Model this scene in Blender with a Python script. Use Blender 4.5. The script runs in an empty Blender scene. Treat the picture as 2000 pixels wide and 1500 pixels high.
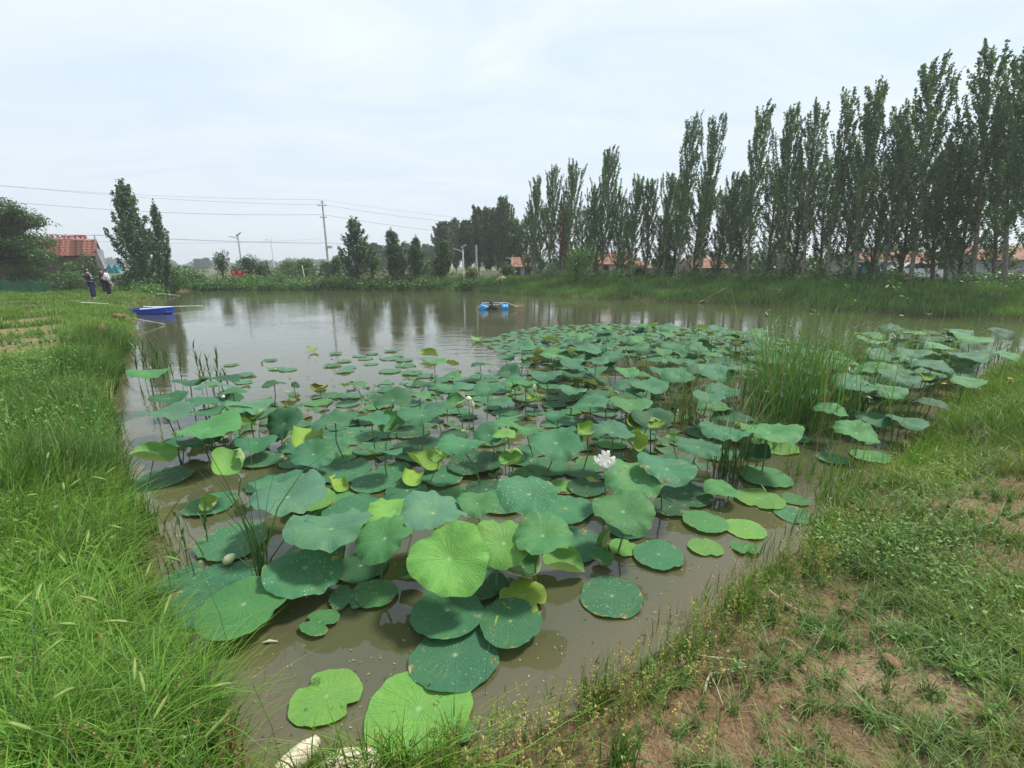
import bpy, math, random
import numpy as np
from mathutils import Vector, Matrix

random.seed(11)
rng = np.random.default_rng(11)
R = math.radians
sc = bpy.context.scene
C = sc.collection

# ------------------------------------------------------------------ camera, world, sun, exposure
CAMH, PITCH, FPX = 2.1, R(14.5), 889.0
cam = bpy.data.objects.new('camera', bpy.data.cameras.new('camera'))
C.objects.link(cam)
cam.location = (0, 0, CAMH)
cam.rotation_euler = (R(90) - PITCH, 0, 0)
cam.data.sensor_width = 36
cam.data.lens = FPX / 2000 * 36
cam.data.clip_start = 0.05
cam.data.clip_end = 6000
sc.camera = cam

SUN_EL, SUN_AZ = 58, 62          # degrees; azimuth clockwise from +Y (ahead), so the sun stands ahead right
world = bpy.data.worlds.new('World')
sc.world = world
world.use_nodes = True
wn = world.node_tree.nodes
wl = world.node_tree.links
for n in list(wn):
    wn.remove(n)
w_out = wn.new('ShaderNodeOutputWorld')
w_bg = wn.new('ShaderNodeBackground')
w_sky = wn.new('ShaderNodeTexSky')
w_sky.sky_type = 'NISHITA'
w_sky.sun_disc = False
w_sky.sun_elevation = R(SUN_EL)
w_sky.sun_rotation = R(SUN_AZ)
w_sky.dust_density = 3.0
w_sky.air_density = 1.0
w_sky.altitude = 40
w_tc = wn.new('ShaderNodeTexCoord')
# thin high cloud: direction projected on a flat cloud deck, noise stretched along one axis
w_sep = wn.new('ShaderNodeSeparateXYZ')
wl.new(w_tc.outputs['Generated'], w_sep.inputs[0])
w_max = wn.new('ShaderNodeMath'); w_max.operation = 'MAXIMUM'; w_max.inputs[1].default_value = 0.0
wl.new(w_sep.outputs['Z'], w_max.inputs[0])
w_add = wn.new('ShaderNodeMath'); w_add.operation = 'ADD'; w_add.inputs[1].default_value = 0.18
wl.new(w_max.outputs[0], w_add.inputs[0])
w_dv = wn.new('ShaderNodeVectorMath'); w_dv.operation = 'DIVIDE'
wl.new(w_tc.outputs['Generated'], w_dv.inputs[0])
w_cmb = wn.new('ShaderNodeCombineXYZ')
for i in range(3):
    wl.new(w_add.outputs[0], w_cmb.inputs[i])
wl.new(w_cmb.outputs[0], w_dv.inputs[1])
w_map = wn.new('ShaderNodeMapping'); w_map.inputs['Scale'].default_value = (0.55, 1.1, 0.3)
w_map.inputs['Rotation'].default_value = (0, 0, R(-24)); w_map.inputs['Location'].default_value = (1.3, 0.4, 0)
wl.new(w_dv.outputs[0], w_map.inputs[0])
w_no = wn.new('ShaderNodeTexNoise'); w_no.inputs['Scale'].default_value = 1.7
w_no.inputs['Detail'].default_value = 7; w_no.inputs['Roughness'].default_value = 0.55; w_no.inputs['Distortion'].default_value = 0.9
wl.new(w_map.outputs[0], w_no.inputs[0])
w_rmp = wn.new('ShaderNodeValToRGB')
w_rmp.color_ramp.elements[0].position = 0.34; w_rmp.color_ramp.elements[0].color = (0.585, 0.695, 0.80, 1)
w_rmp.color_ramp.elements[1].position = 0.68; w_rmp.color_ramp.elements[1].color = (0.75, 0.82, 0.88, 1)
wl.new(w_no.outputs[0], w_rmp.inputs[0])
# veil thickens and greys towards the horizon
w_hz = wn.new('ShaderNodeMapRange'); w_hz.inputs['From Min'].default_value = 0.0; w_hz.inputs['From Max'].default_value = 0.33
w_hz.inputs['To Min'].default_value = 1; w_hz.inputs['To Max'].default_value = 0
wl.new(w_max.outputs[0], w_hz.inputs['Value'])
w_mh = wn.new('ShaderNodeMix'); w_mh.data_type = 'RGBA'
wl.new(w_hz.outputs[0], w_mh.inputs[0]); wl.new(w_rmp.outputs[0], w_mh.inputs[6])
w_mh.inputs[7].default_value = (0.645, 0.715, 0.775, 1)
# Nishita sky at 0.1 shows through the veil
w_sc = wn.new('ShaderNodeVectorMath'); w_sc.operation = 'SCALE'; w_sc.inputs['Scale'].default_value = 0.10
wl.new(w_sky.outputs[0], w_sc.inputs[0])
w_mx = wn.new('ShaderNodeMix'); w_mx.data_type = 'RGBA'; w_mx.inputs[0].default_value = 0.86
wl.new(w_sc.outputs[0], w_mx.inputs[6]); wl.new(w_mh.outputs[2], w_mx.inputs[7])
wl.new(w_mx.outputs[2], w_bg.inputs[0])
w_bg.inputs[1].default_value = 1.0
wl.new(w_bg.outputs[0], w_out.inputs[0])

sun = bpy.data.objects.new('sun', bpy.data.lights.new('sun', 'SUN'))
C.objects.link(sun)
sun.data.energy = 3.9
sun.data.angle = R(9)
sun.data.color = (1.0, 0.95, 0.86)
sd = Vector((math.sin(R(SUN_AZ)) * math.cos(R(SUN_EL)), math.cos(R(SUN_AZ)) * math.cos(R(SUN_EL)), math.sin(R(SUN_EL))))
sun.rotation_euler = sd.to_track_quat('Z', 'Y').to_euler()

vs = sc.view_settings
vs.view_transform = 'Standard'; vs.look = 'None'; vs.exposure = 0.42; vs.gamma = 1.0; vs.use_curve_mapping = False
cy = sc.cycles
cy.max_bounces = 7; cy.diffuse_bounces = 3; cy.glossy_bounces = 3; cy.transmission_bounces = 4
cy.transparent_max_bounces = 8; cy.volume_bounces = 0
cy.use_denoising = True
try:
    cy.denoiser = 'OPENIMAGEDENOISE'; cy.denoising_input_passes = 'RGB_ALBEDO_NORMAL'; cy.denoising_prefilter = 'ACCURATE'
except Exception:
    pass
cy.sample_clamp_indirect = 6

# ------------------------------------------------------------------ measuring: a photo pixel to a point at a height or a distance
CP, SP = math.cos(PITCH), math.sin(PITCH)
def P(px, py, z=0.0):
    v = (py - 750) / FPX
    sl = (SP + v * CP) / (CP - v * SP)
    Y = (CAMH - z) / sl
    d = Y * CP + (CAMH - z) * SP
    return Vector(((px - 1000) / FPX * d, Y, z))
def PD(px, py, Y):
    v = (py - 750) / FPX
    sl = (SP + v * CP) / (CP - v * SP)
    z = CAMH - Y * sl
    d = Y * CP + (CAMH - z) * SP
    return Vector(((px - 1000) / FPX * d, Y, z))
def proj(x, y, z):
    d = y * CP + (CAMH - z) * SP
    return 1000 + FPX * x / d, 750 + FPX * ((CAMH - z) * CP - y * SP) / d

# ------------------------------------------------------------------ small helpers
def noise2(x, y, scale, seed=0):
    x = np.asarray(x, float) * scale + seed * 17.31; y = np.asarray(y, float) * scale - seed * 9.77
    xi = np.floor(x); yi = np.floor(y); fx = x - xi; fy = y - yi
    fx = fx * fx * (3 - 2 * fx); fy = fy * fy * (3 - 2 * fy)
    def h(a, b):
        s = np.sin(a * 127.1 + b * 311.7 + seed * 3.3) * 43758.5453
        return s - np.floor(s)
    return (h(xi, yi) * (1 - fx) + h(xi + 1, yi) * fx) * (1 - fy) + (h(xi, yi + 1) * (1 - fx) + h(xi + 1, yi + 1) * fx) * fy
def sstep(a, b, x):
    t = np.clip((np.asarray(x, float) - a) / (b - a), 0, 1)
    return t * t * (3 - 2 * t)

def np_mesh(name, v, f, mat=None, col=None, uv=None, smooth=False):
    """v (n,3); f (m,k) all of one size; col (n,3) stored as the point attribute 'col'"""
    v = np.ascontiguousarray(v, np.float32); f = np.ascontiguousarray(f, np.int32)
    me = bpy.data.meshes.new(name)
    m, k = f.shape
    me.vertices.add(len(v)); me.vertices.foreach_set('co', v.ravel())
    me.loops.add(m * k); me.loops.foreach_set('vertex_index', f.ravel())
    me.polygons.add(m); me.polygons.foreach_set('loop_start', np.arange(0, m * k, k, dtype=np.int32))
    try:
        me.polygons.foreach_set('loop_total', np.full(m, k, np.int32))
    except Exception:
        pass
    if smooth:
        me.polygons.foreach_set('use_smooth', np.ones(m, bool))
    if uv is not None:
        l = me.uv_layers.new(name='UVMap')
        l.data.foreach_set('uv', np.ascontiguousarray(uv[f.ravel()], np.float32).ravel())
    me.update(calc_edges=True)
    if col is not None:
        a = me.attributes.new('col', 'FLOAT_COLOR', 'POINT')
        c = np.ones((len(v), 4), np.float32); c[:, :3] = col
        a.data.foreach_set('color', c.ravel())
    if mat is not None:
        me.materials.append(mat)
    return me

class MB:
    """collects plain shapes, links them as one mesh object"""
    def __init__(s): s.v = []; s.f = []; s.sm = []
    def add(s, vs, fs, smooth=False):
        o = len(s.v); s.v += [tuple(x) for x in vs]; s.f += [tuple(i + o for i in q) for q in fs]; s.sm += [smooth] * len(fs)
        return s
    def box(s, c, d, rot=None, taper=1.0):
        vs = []
        for z in (-.5, .5):
            k = taper if z > 0 else 1
            for x, y in ((-.5, -.5), (.5, -.5), (.5, .5), (-.5, .5)):
                p = Vector((x * d[0] * k, y * d[1] * k, z * d[2]))
                if rot is not None: p = rot @ p
                vs.append(p + Vector(c))
        return s.add(vs, [(3, 2, 1, 0), (4, 5, 6, 7), (0, 1, 5, 4), (1, 2, 6, 5), (2, 3, 7, 6), (3, 0, 4, 7)])
    def tube(s, path, radii, sides=6, cap=True):
        path = [Vector(p) for p in path]
        if not hasattr(radii, '__len__'): radii = [radii] * len(path)
        vs = []; fs = []
        a = None
        for i, p in enumerate(path):
            t = (path[min(i + 1, len(path) - 1)] - path[max(i - 1, 0)]).normalized()
            if a is None:
                a = t.orthogonal().normalized()
            else:
                a = (a - t * a.dot(t)).normalized()
            b = t.cross(a)
            for j in range(sides):
                th = 2 * math.pi * j / sides
                vs.append(p + (a * math.cos(th) + b * math.sin(th)) * radii[i])
        for i in range(len(path) - 1):
            for j in range(sides):
                j2 = (j + 1) % sides
                fs.append((i * sides + j, i * sides + j2, (i + 1) * sides + j2, (i + 1) * sides + j))
        s.add(vs, fs, True)
        if cap:
            s.add(vs[:sides], [tuple(reversed(range(sides)))]); s.add(vs[-sides:], [tuple(range(sides))])
        return s
    def lathe(s, c, prof, sides=12, axis='Z'):
        vs = []; fs = []
        for r, z in prof:
            for j in range(sides):
                th = 2 * math.pi * j / sides
                p = Vector((r * math.cos(th), r * math.sin(th), z))
                if axis == 'X': p = Vector((p.z, p.x, p.y))
                if axis == 'Y': p = Vector((p.x, p.z, p.y))
                vs.append(p + Vector(c))
        for i in range(len(prof) - 1):
            for j in range(sides):
                j2 = (j + 1) % sides
                fs.append((i * sides + j, i * sides + j2, (i + 1) * sides + j2, (i + 1) * sides + j))
        return s.add(vs, fs, True)
    def mesh(s, name, mat):
        me = bpy.data.meshes.new(name)
        me.from_pydata(s.v, [], s.f); me.polygons.foreach_set('use_smooth', s.sm); me.materials.append(mat); me.update()
        return me
    def obj(s, name, mat, parent=None, loc=(0, 0, 0)):
        return link(name, s.mesh(name, mat), parent, loc)

def link(name, data, parent=None, loc=(0, 0, 0), rot=None):
    o = bpy.data.objects.new(name, data); C.objects.link(o)
    o.location = loc
    if rot is not None: o.rotation_euler = rot
    if parent is not None: o.parent = parent
    return o
def tag(o, label=None, cat=None, group=None, kind=None):
    if label: o['label'] = label
    if cat: o['category'] = cat
    if group: o['group'] = group
    if kind: o['kind'] = kind
    return o
def thing(name, loc, label, cat, group=None, rotz=0):
    o = link(name, None, None, loc, (0, 0, rotz)); o.empty_display_size = 0.2
    return tag(o, label, cat, group)
ORD = ['first', 'second', 'third', 'fourth', 'fifth', 'sixth', 'seventh', 'eighth', 'ninth', 'tenth', 'eleventh', 'twelfth',
       'thirteenth', 'fourteenth', 'fifteenth', 'sixteenth', 'seventeenth', 'eighteenth', 'nineteenth', 'twentieth',
       'twenty-first', 'twenty-second', 'twenty-third', 'twenty-fourth', 'twenty-fifth', 'twenty-sixth', 'twenty-seventh', 'twenty-eighth', 'twenty-ninth', 'thirtieth']

# ------------------------------------------------------------------ materials
class NT:
    def __init__(s, name):
        s.m = bpy.data.materials.new(name); s.m.use_nodes = True
        s.t = s.m.node_tree; s.n = s.t.nodes; s.l = s.t.links
        for x in list(s.n): s.n.remove(x)
        s.out = s.n.new('ShaderNodeOutputMaterial')
    def put(s, sock, val):
        if isinstance(val, bpy.types.NodeSocket): s.l.new(val, sock)
        elif val is not None:
            if hasattr(val, '__len__') and len(val) == 3 and sock.type == 'RGBA': val = (*val, 1)
            sock.default_value = val
    def node(s, typ, ins=None, **kw):
        nd = s.n.new('ShaderNode' + typ)
        for k, v in kw.items(): setattr(nd, k, v)
        for k, v in (ins or {}).items(): s.put(nd.inputs[k], v)
        return nd
    def math(s, op, a, b=None, c=None, clamp=False):
        nd = s.node('Math', operation=op, use_clamp=clamp)
        s.put(nd.inputs[0], a)
        if b is not None: s.put(nd.inputs[1], b)
        if c is not None: s.put(nd.inputs[2], c)
        return nd.outputs[0]
    def mix(s, f, a, b, blend='MIX'):
        nd = s.node('Mix', data_type='RGBA', blend_type=blend)
        s.put(nd.inputs[0], f); s.put(nd.inputs[6], a); s.put(nd.inputs[7], b)
        return nd.outputs[2]
    def noise(s, vec, scale, detail=3, rough=0.5, dist=0.0):
        nd = s.node('TexNoise', {'Scale': scale, 'Detail': detail, 'Roughness': rough, 'Distortion': dist})
        if vec is not None: s.l.new(vec, nd.inputs['Vector'])
        return nd.outputs[0]
    def ramp(s, f, a, b, lo=0.0, hi=1.0):
        nd = s.node('MapRange', {'From Min': a, 'From Max': b, 'To Min': lo, 'To Max': hi}, interpolation_type='SMOOTHSTEP')
        s.put(nd.inputs['Value'], f); return nd.outputs[0]
    def bump(s, h, strength, dist):
        nd = s.node('Bump', {'Strength': strength, 'Distance': dist, 'Height': h}); return nd.outputs[0]
    def pr(s, col, rough=0.6, spec=0.5, **ins):
        nd = s.node('BsdfPrincipled'); s.put(nd.inputs['Base Color'], col); s.put(nd.inputs['Roughness'], rough)
        s.put(nd.inputs['Specular IOR Level'], spec)
        for k, v in ins.items(): s.put(nd.inputs[k.replace('_', ' ')], v)
        return nd.outputs[0]
    def done(s, sh): s.l.new(sh, s.out.inputs[0]); return s.m

def plain(name, col, rough=0.6, spec=0.4, var=0.25, scale=8, bump=0.0, metal=0.0):
    t = NT(name)
    co = t.node('TexCoord').outputs['Object']
    n = t.noise(co, scale, 5, 0.6)
    f = t.ramp(n, 0.3, 0.7, 1 - var, 1 + var)
    c = t.mix(1.0, (*col, 1), t.node('CombineColor', {0: f, 1: f, 2: f}).outputs[0], 'MULTIPLY')
    kw = {'Metallic': metal}
    if bump: kw['Normal'] = t.bump(n, bump, 0.02)
    return t.done(t.pr(c, rough, spec, **kw))

def foliage(name, rough=0.5, spec=0.35, trans=0.35, gain=1.0):
    t = NT(name)
    a = t.node('Attribute', attribute_name='col').outputs['Color']
    n = t.noise(t.node('TexCoord').outputs['Object'], 0.9, 3)
    f = t.ramp(n, 0.25, 0.75, 0.78 * gain, 1.22 * gain)
    c = t.mix(1.0, a, t.node('CombineColor', {0: f, 1: f, 2: f}).outputs[0], 'MULTIPLY')
    p = t.pr(c, rough, spec)
    tc = t.mix(1.0, c, (1.4, 1.45, 0.6, 1), 'MULTIPLY')
    tr = t.node('BsdfTranslucent', {'Color': tc}).outputs[0]
    ms = t.node('MixShader', {0: trans}); t.l.new(p, ms.inputs[1]); t.l.new(tr, ms.inputs[2])
    return t.done(ms.outputs[0])

M_grass = foliage('grass_blades', 0.52, 0.3, 0.28, 0.98)
M_tree = foliage('tree_leaves', 0.45, 0.4, 0.30)
M_rush = foliage('rush_blades', 0.4, 0.45, 0.3)
M_bark = plain('poplar_bark', (0.19, 0.175, 0.135), 0.85, 0.2, 0.4, 6, 0.5)
M_bark_d = plain('dark_bark', (0.10, 0.085, 0.06), 0.9, 0.2, 0.4, 6, 0.5)
M_conc = plain('pole_concrete', (0.42, 0.40, 0.37), 0.85, 0.2, 0.2, 3, 0.3)
M_conc_p = plain('pole_pinkish_concrete', (0.46, 0.42, 0.39), 0.85, 0.2, 0.2, 3, 0.3)
M_metal = plain('galvanised_metal', (0.50, 0.53, 0.56), 0.4, 0.5, 0.12, 4, 0, 0.5)
M_white = plain('white_paint', (0.78, 0.79, 0.78), 0.4, 0.5, 0.06, 5)
M_black = plain('black_rubber', (0.02, 0.02, 0.022), 0.6, 0.4)
M_wire = plain('wire_sheath', (0.04, 0.045, 0.05), 0.6, 0.4)
M_panel = plain('solar_glass', (0.03, 0.05, 0.09), 0.15, 0.6)
M_blue = plain('boat_plastic', (0.018, 0.055, 0.42), 0.32, 0.5, 0.12, 4)
M_cyan = plain('float_plastic', (0.02, 0.30, 0.66), 0.3, 0.5, 0.1, 6)
M_bamboo = plain('bare_pole_wood', (0.50, 0.47, 0.38), 0.7, 0.3, 0.2, 9)
M_stick = plain('dry_stick', (0.42, 0.33, 0.25), 0.85, 0.2, 0.35, 14, 0.4)
M_rtile = plain('red_roof_tile', (0.165, 0.07, 0.053), 0.85, 0.2, 0.6, 2.2, 0.3)
M_rtile_l = plain('pale_ridge_mortar', (0.36, 0.27, 0.22), 0.9, 0.2, 0.3, 3)
M_otile = plain('orange_roof_tile', (0.235, 0.12, 0.082), 0.85, 0.2, 0.4, 2)
M_adobe = plain('brown_render', (0.25, 0.18, 0.14), 0.95, 0.1, 0.25, 0.7, 0.2)
M_cream = plain('cream_render', (0.56, 0.48, 0.38), 0.9, 0.2, 0.2, 0.6)
M_grey = plain('grey_render', (0.30, 0.30, 0.30), 0.9, 0.2, 0.25, 0.5)
M_pilaster = plain('pale_grey_render', (0.26, 0.26, 0.26), 0.9, 0.2, 0.2, 0.8)
M_whitewall = plain('whitewashed_wall', (0.62, 0.61, 0.60), 0.9, 0.2, 0.2, 0.8)
M_turq = plain('turquoise_sheet', (0.12, 0.42, 0.50), 0.5, 0.4, 0.2, 1.5)
M_dark = plain('dark_glass_and_inner_shade', (0.02, 0.022, 0.025), 0.4, 0.5)
M_redtarp = plain('red_tarpaulin', (0.48, 0.03, 0.03), 0.5, 0.4, 0.15, 2)
M_rust = plain('rusty_sheet', (0.30, 0.10, 0.06), 0.8, 0.2, 0.3, 3)
M_red = plain('red_letter_paint', (0.55, 0.03, 0.05), 0.5, 0.4, 0.05)
M_stone = plain('cream_stone', (0.55, 0.47, 0.36), 0.8, 0.3, 0.12, 5, 0.1)
M_clod = plain('earth_clod', (0.20, 0.11, 0.07), 0.95, 0.1, 0.35, 10, 0.8)
M_crumb = plain('soil_crumb', (0.19, 0.115, 0.07), 0.95, 0.1, 0.3, 40)
M_mound = plain('sandy_earth', (0.40, 0.27, 0.17), 0.95, 0.1, 0.3, 3, 0.5)
M_yellow = plain('yellow_petal', (0.80, 0.55, 0.02), 0.6, 0.3, 0.1)
M_spike = plain('dry_red_spike', (0.22, 0.045, 0.03), 0.9, 0.1, 0.3, 30)
M_skin = plain('skin', (0.42, 0.25, 0.17), 0.6, 0.4, 0.08, 20)
M_hair = plain('black_hair', (0.012, 0.011, 0.012), 0.5, 0.4)
M_navy = plain('navy_cloth', (0.022, 0.028, 0.07), 0.85, 0.2, 0.2, 9)
M_wshirt = plain('white_shirt', (0.62, 0.72, 0.80), 0.8, 0.2, 0.06, 9)
M_purple = plain('dark_purple_shirt', (0.045, 0.02, 0.07), 0.85, 0.2, 0.2, 9)
M_trous = plain('black_trousers', (0.012, 0.013, 0.017), 0.85, 0.2, 0.2, 9)
M_shoe = plain('grey_shoe', (0.35, 0.36, 0.36), 0.6, 0.3)
M_stalk = plain('lotus_stalk', (0.10, 0.17, 0.06), 0.6, 0.35, 0.25, 25, 0.3)
M_stalk_d = plain('old_lotus_stalk', (0.09, 0.075, 0.04), 0.7, 0.3, 0.3, 25, 0.3)

def lotus_material():
    t = NT('lotus_blade')
    uv = t.node('UVMap').outputs[0]
    sx = t.node('SeparateXYZ', {0: uv})
    x, y = sx.outputs[0], sx.outputs[1]
    r = t.math('SQRT', t.math('ADD', t.math('MULTIPLY', x, x), t.math('MULTIPLY', y, y)))
    oi = t.node('ObjectInfo')
    warp = t.noise(t.node('VectorMath', {0: uv, 1: (7, 3, 1)}, operation='ADD').outputs[0], 2.2, 3)
    ang = t.math('ADD', t.math('ARCTAN2', y, x), t.math('MULTIPLY', t.math('SUBTRACT', warp, 0.5), 0.28))
    def veins(n, w0, w1):
        f = t.math('FRACT', t.math('ADD', t.math('MULTIPLY', ang, n / (2 * math.pi)), 40.0))
        d = t.math('MULTIPLY', t.math('ABSOLUTE', t.math('SUBTRACT', f, 0.5)), t.math('MULTIPLY', r, 2 * math.pi / n))
        w = t.ramp(r, 0.0, 1.0, w0, w1)
        return t.math('SUBTRACT', 1.0, t.math('DIVIDE', d, w), clamp=True)
    v1 = veins(21, 0.022, 0.010)
    v2 = t.math('MULTIPLY', veins(42, 0.014, 0.009), t.ramp(r, 0.45, 0.62))
    vein = t.math('MAXIMUM', v1, t.math('MULTIPLY', v2, 0.7))
    seed = t.node('VectorMath', {0: uv}, operation='ADD')
    cr = t.math('MULTIPLY', oi.outputs['Random'], 57.0)
    t.l.new(t.node('CombineXYZ', {0: cr, 1: cr, 2: cr}).outputs[0], seed.inputs[1])
    sv = seed.outputs[0]
    big = t.noise(sv, 1.3, 4, 0.6)
    fine = t.noise(sv, 9.0, 4, 0.6)
    base = oi.outputs['Color']
    c = t.mix(t.ramp(big, 0.35, 0.72, 0.0, 0.55), base, t.mix(1.0, base, (1.45, 1.18, 0.85, 1), 'MULTIPLY'))
    c = t.mix(t.ramp(fine, 0.3, 0.75, 0.0, 0.35), c, t.mix(1.0, c, (0.66, 0.72, 0.68, 1), 'MULTIPLY'))
    # pale heart and veins
    c = t.mix(t.math('MULTIPLY', t.math('MULTIPLY', vein, t.ramp(big, 0.3, 0.65, 0.25, 1.0)), 0.16), c, (0.24, 0.40, 0.18, 1))
    c = t.mix(t.ramp(r, 0.09, 0.012, 0.0, 0.6), c, (0.32, 0.46, 0.22, 1))
    # yellowing and brown dead patches, mostly toward the rim of some leaves
    dn = t.noise(sv, 2.6, 5, 0.65)
    dead = t.math('MULTIPLY', t.ramp(t.math('ADD', dn, t.math('MULTIPLY', r, 0.13)), 0.69, 0.76), t.ramp(oi.outputs['Alpha'], 0.1, 0.6))
    c = t.mix(dead, c, t.mix(t.ramp(fine, 0.4, 0.6), (0.33, 0.27, 0.10, 1), (0.13, 0.075, 0.03, 1)))
    # drops and seed husks lying on the wax
    vo = t.node('TexVoronoi', {'Vector': sv, 'Scale': 17.0, 'Randomness': 1.0})
    cell = t.node('SeparateColor', {0: vo.outputs['Color']})
    rad = t.math('MULTIPLY', cell.outputs[0], 0.30)
    dot = t.math('MULTIPLY', t.ramp(t.math('SUBTRACT', rad, vo.outputs['Distance']), 0.0, 0.035), t.math('GREATER_THAN', cell.outputs[1], 0.40))
    dot = t.math('MULTIPLY', dot, t.math('MULTIPLY', t.ramp(t.noise(sv, 2.0, 2), 0.30, 0.55), oi.outputs['Alpha']))
    c = t.mix(t.math('MULTIPLY', dot, 0.85), c, t.mix(cell.outputs[2], (0.62, 0.72, 0.66, 1), (0.42, 0.50, 0.16, 1)))
    geo = t.node('NewGeometry')
    back = t.mix(0.55, base, (0.30, 0.36, 0.17, 1))
    c2 = t.mix(geo.outputs['Backfacing'], c, back)
    h = t.math('ADD', t.math('MULTIPLY', vein, -0.45), t.math('MULTIPLY', t.noise(sv, 14, 3), 0.8))
    nb = t.bump(h, 0.55, 0.009)
    p = t.pr(c2, t.ramp(fine, 0.2, 0.8, 0.54, 0.70), 0.34, Normal=nb, Sheen_Weight=0.05, Sheen_Roughness=0.45, Sheen_Tint=(0.72, 0.88, 1.0, 1))
    tr = t.node('BsdfTranslucent', {'Color': t.mix(1.0, c2, (1.5, 1.5, 0.5, 1), 'MULTIPLY'), 'Normal': nb}).outputs[0]
    ms = t.node('MixShader', {0: 0.2}); t.l.new(p, ms.inputs[1]); t.l.new(tr, ms.inputs[2])
    return t.done(ms.outputs[0])
M_lotus = lotus_material()

def petal_material():
    t = NT('white_petal')
    p = t.pr((0.92, 0.91, 0.88, 1), 0.5, 0.3, Subsurface_Weight=0.0)
    tr = t.node('BsdfTranslucent', {'Color': (0.85, 0.83, 0.74, 1)}).outputs[0]
    ms = t.node('MixShader', {0: 0.3}); t.l.new(p, ms.inputs[1]); t.l.new(tr, ms.inputs[2])
    return t.done(ms.outputs[0])
M_petal = petal_material()

def water_material():
    t = NT('muddy_water')
    co = t.node('TexCoord').outputs['Object']
    big = t.noise(co, 0.12, 4, 0.6)
    c = t.mix(t.ramp(big, 0.35, 0.65), (0.062, 0.066, 0.033, 1), (0.078, 0.079, 0.043, 1))
    sh = t.node('Attribute', attribute_name='col').outputs['Color']       # shallow edge: red bank mud stirred in
    c = t.mix(t.node('SeparateColor', {0: sh}).outputs[0], c, (0.110, 0.085, 0.045, 1))
    mp = t.node('Mapping', {'Vector': co, 'Rotation': (0, 0, R(12)), 'Scale': (0.55, 1.5, 1.0)}).outputs[0]
    n1 = t.noise(mp, 3.0, 3, 0.45)
    n2 = t.noise(mp, 11.0, 2, 0.5)
    calm = t.ramp(t.noise(co, 0.16, 3, 0.5, 0.6), 0.40, 0.62, 0.25, 1.0)
    h = t.math('MULTIPLY', t.math('ADD', n1, t.math('MULTIPLY', n2, 0.22)), calm)
    nb = t.bump(h, 1.0, 0.0105)
    return t.done(t.pr(c, 0.035, 0.5, IOR=1.56, Normal=nb))
M_water = water_material()

def ground_material():
    t = NT('bank_ground')
    co = t.node('TexCoord').outputs['Object']
    a = t.node('SeparateColor', {0: t.node('Attribute', attribute_name='col').outputs['Color']})
    grn, pale, wet = a.outputs[0], a.outputs[1], a.outputs[2]
    n1 = t.noise(co, 2.2, 6, 0.65); n2 = t.noise(co, 17.0, 5, 0.65); n3 = t.noise(co, 70.0, 3, 0.6)
    soil = t.mix(t.ramp(n1, 0.3, 0.7), (0.138, 0.076, 0.038, 1), (0.225, 0.138, 0.074, 1))
    soil = t.mix(t.ramp(n2, 0.35, 0.75, 0, 0.6), soil, (0.075, 0.038, 0.021, 1))
    soil = t.mix(pale, soil, t.mix(t.ramp(n2, 0.3, 0.7), (0.32, 0.235, 0.14, 1), (0.24, 0.16, 0.09, 1)))
    soil = t.mix(wet, soil, (0.11, 0.062, 0.038, 1))
    litter = t.mix(t.ramp(n3, 0.4, 0.6), (0.055, 0.085, 0.022, 1), (0.115, 0.105, 0.045, 1))
    gm = t.math('MULTIPLY', grn, t.ramp(t.math('ADD', n2, t.math('MULTIPLY', grn, 0.35)), 0.38, 0.62))
    c = t.mix(gm, soil, litter)
    vo = t.node('TexVoronoi', {'Vector': co, 'Scale': 26.0}).outputs['Distance']
    h = t.math('ADD', t.math('MULTIPLY', n2, 1.0), t.math('ADD', t.math('MULTIPLY', n3, 0.35), t.math('MULTIPLY', vo, 0.3)))
    return t.done(t.pr(c, t.ramp(wet, 0, 1, 0.95, 0.5), 0.3, Normal=t.bump(h, 1.0, 0.05)))
M_ground = ground_material()

# ------------------------------------------------------------------ pond outline, terrain
POND_PX = [(505, 1560), (455, 1450), (395, 1330), (330, 1200), (278, 1090), (238, 980), (212, 880), (200, 800), (208, 740), (232, 690), (262, 648),
           (266, 625), (256, 606), (282, 589), (312, 575), (335, 569), (420, 566.5), (520, 567), (640, 566.5), (760, 567), (860, 566.5), (930, 567.5),
           (1010, 574), (1200, 585), (1380, 592), (1550, 600), (1750, 610), (1950, 622), (2140, 634), (2130, 652), (2000, 690), (1925, 745), (1850, 810),
           (1795, 862), (1745, 905), (1665, 962), (1598, 1020), (1545, 1075), (1472, 1132), (1392, 1200), (1322, 1262), (1225, 1340), (1105, 1405),
           (955, 1458), (805, 1492), (650, 1502), (570, 1540)]
PW = np.array([P(x, y, 0)[:2] for x, y in POND_PX])
def smooth_poly(p, n=2):
    for _ in range(n):
        q = np.roll(p, -1, 0); p = np.stack([p * .75 + q * .25, p * .25 + q * .75], 1).reshape(-1, 2)
    return p
PW = smooth_poly(PW, 2)
# small bites and spurs along the shore
_seg = np.roll(PW, -1, 0) - PW
_nrm = np.stack([_seg[:, 1], -_seg[:, 0]], 1) / (np.linalg.norm(_seg, axis=1)[:, None] + 1e-9)
PW = PW + _nrm * ((noise2(PW[:, 0], PW[:, 1], 1.7, 3) - .5) * .14 * np.clip(np.hypot(PW[:, 0], PW[:, 1]) / 5, .5, 3))[:, None]

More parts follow.
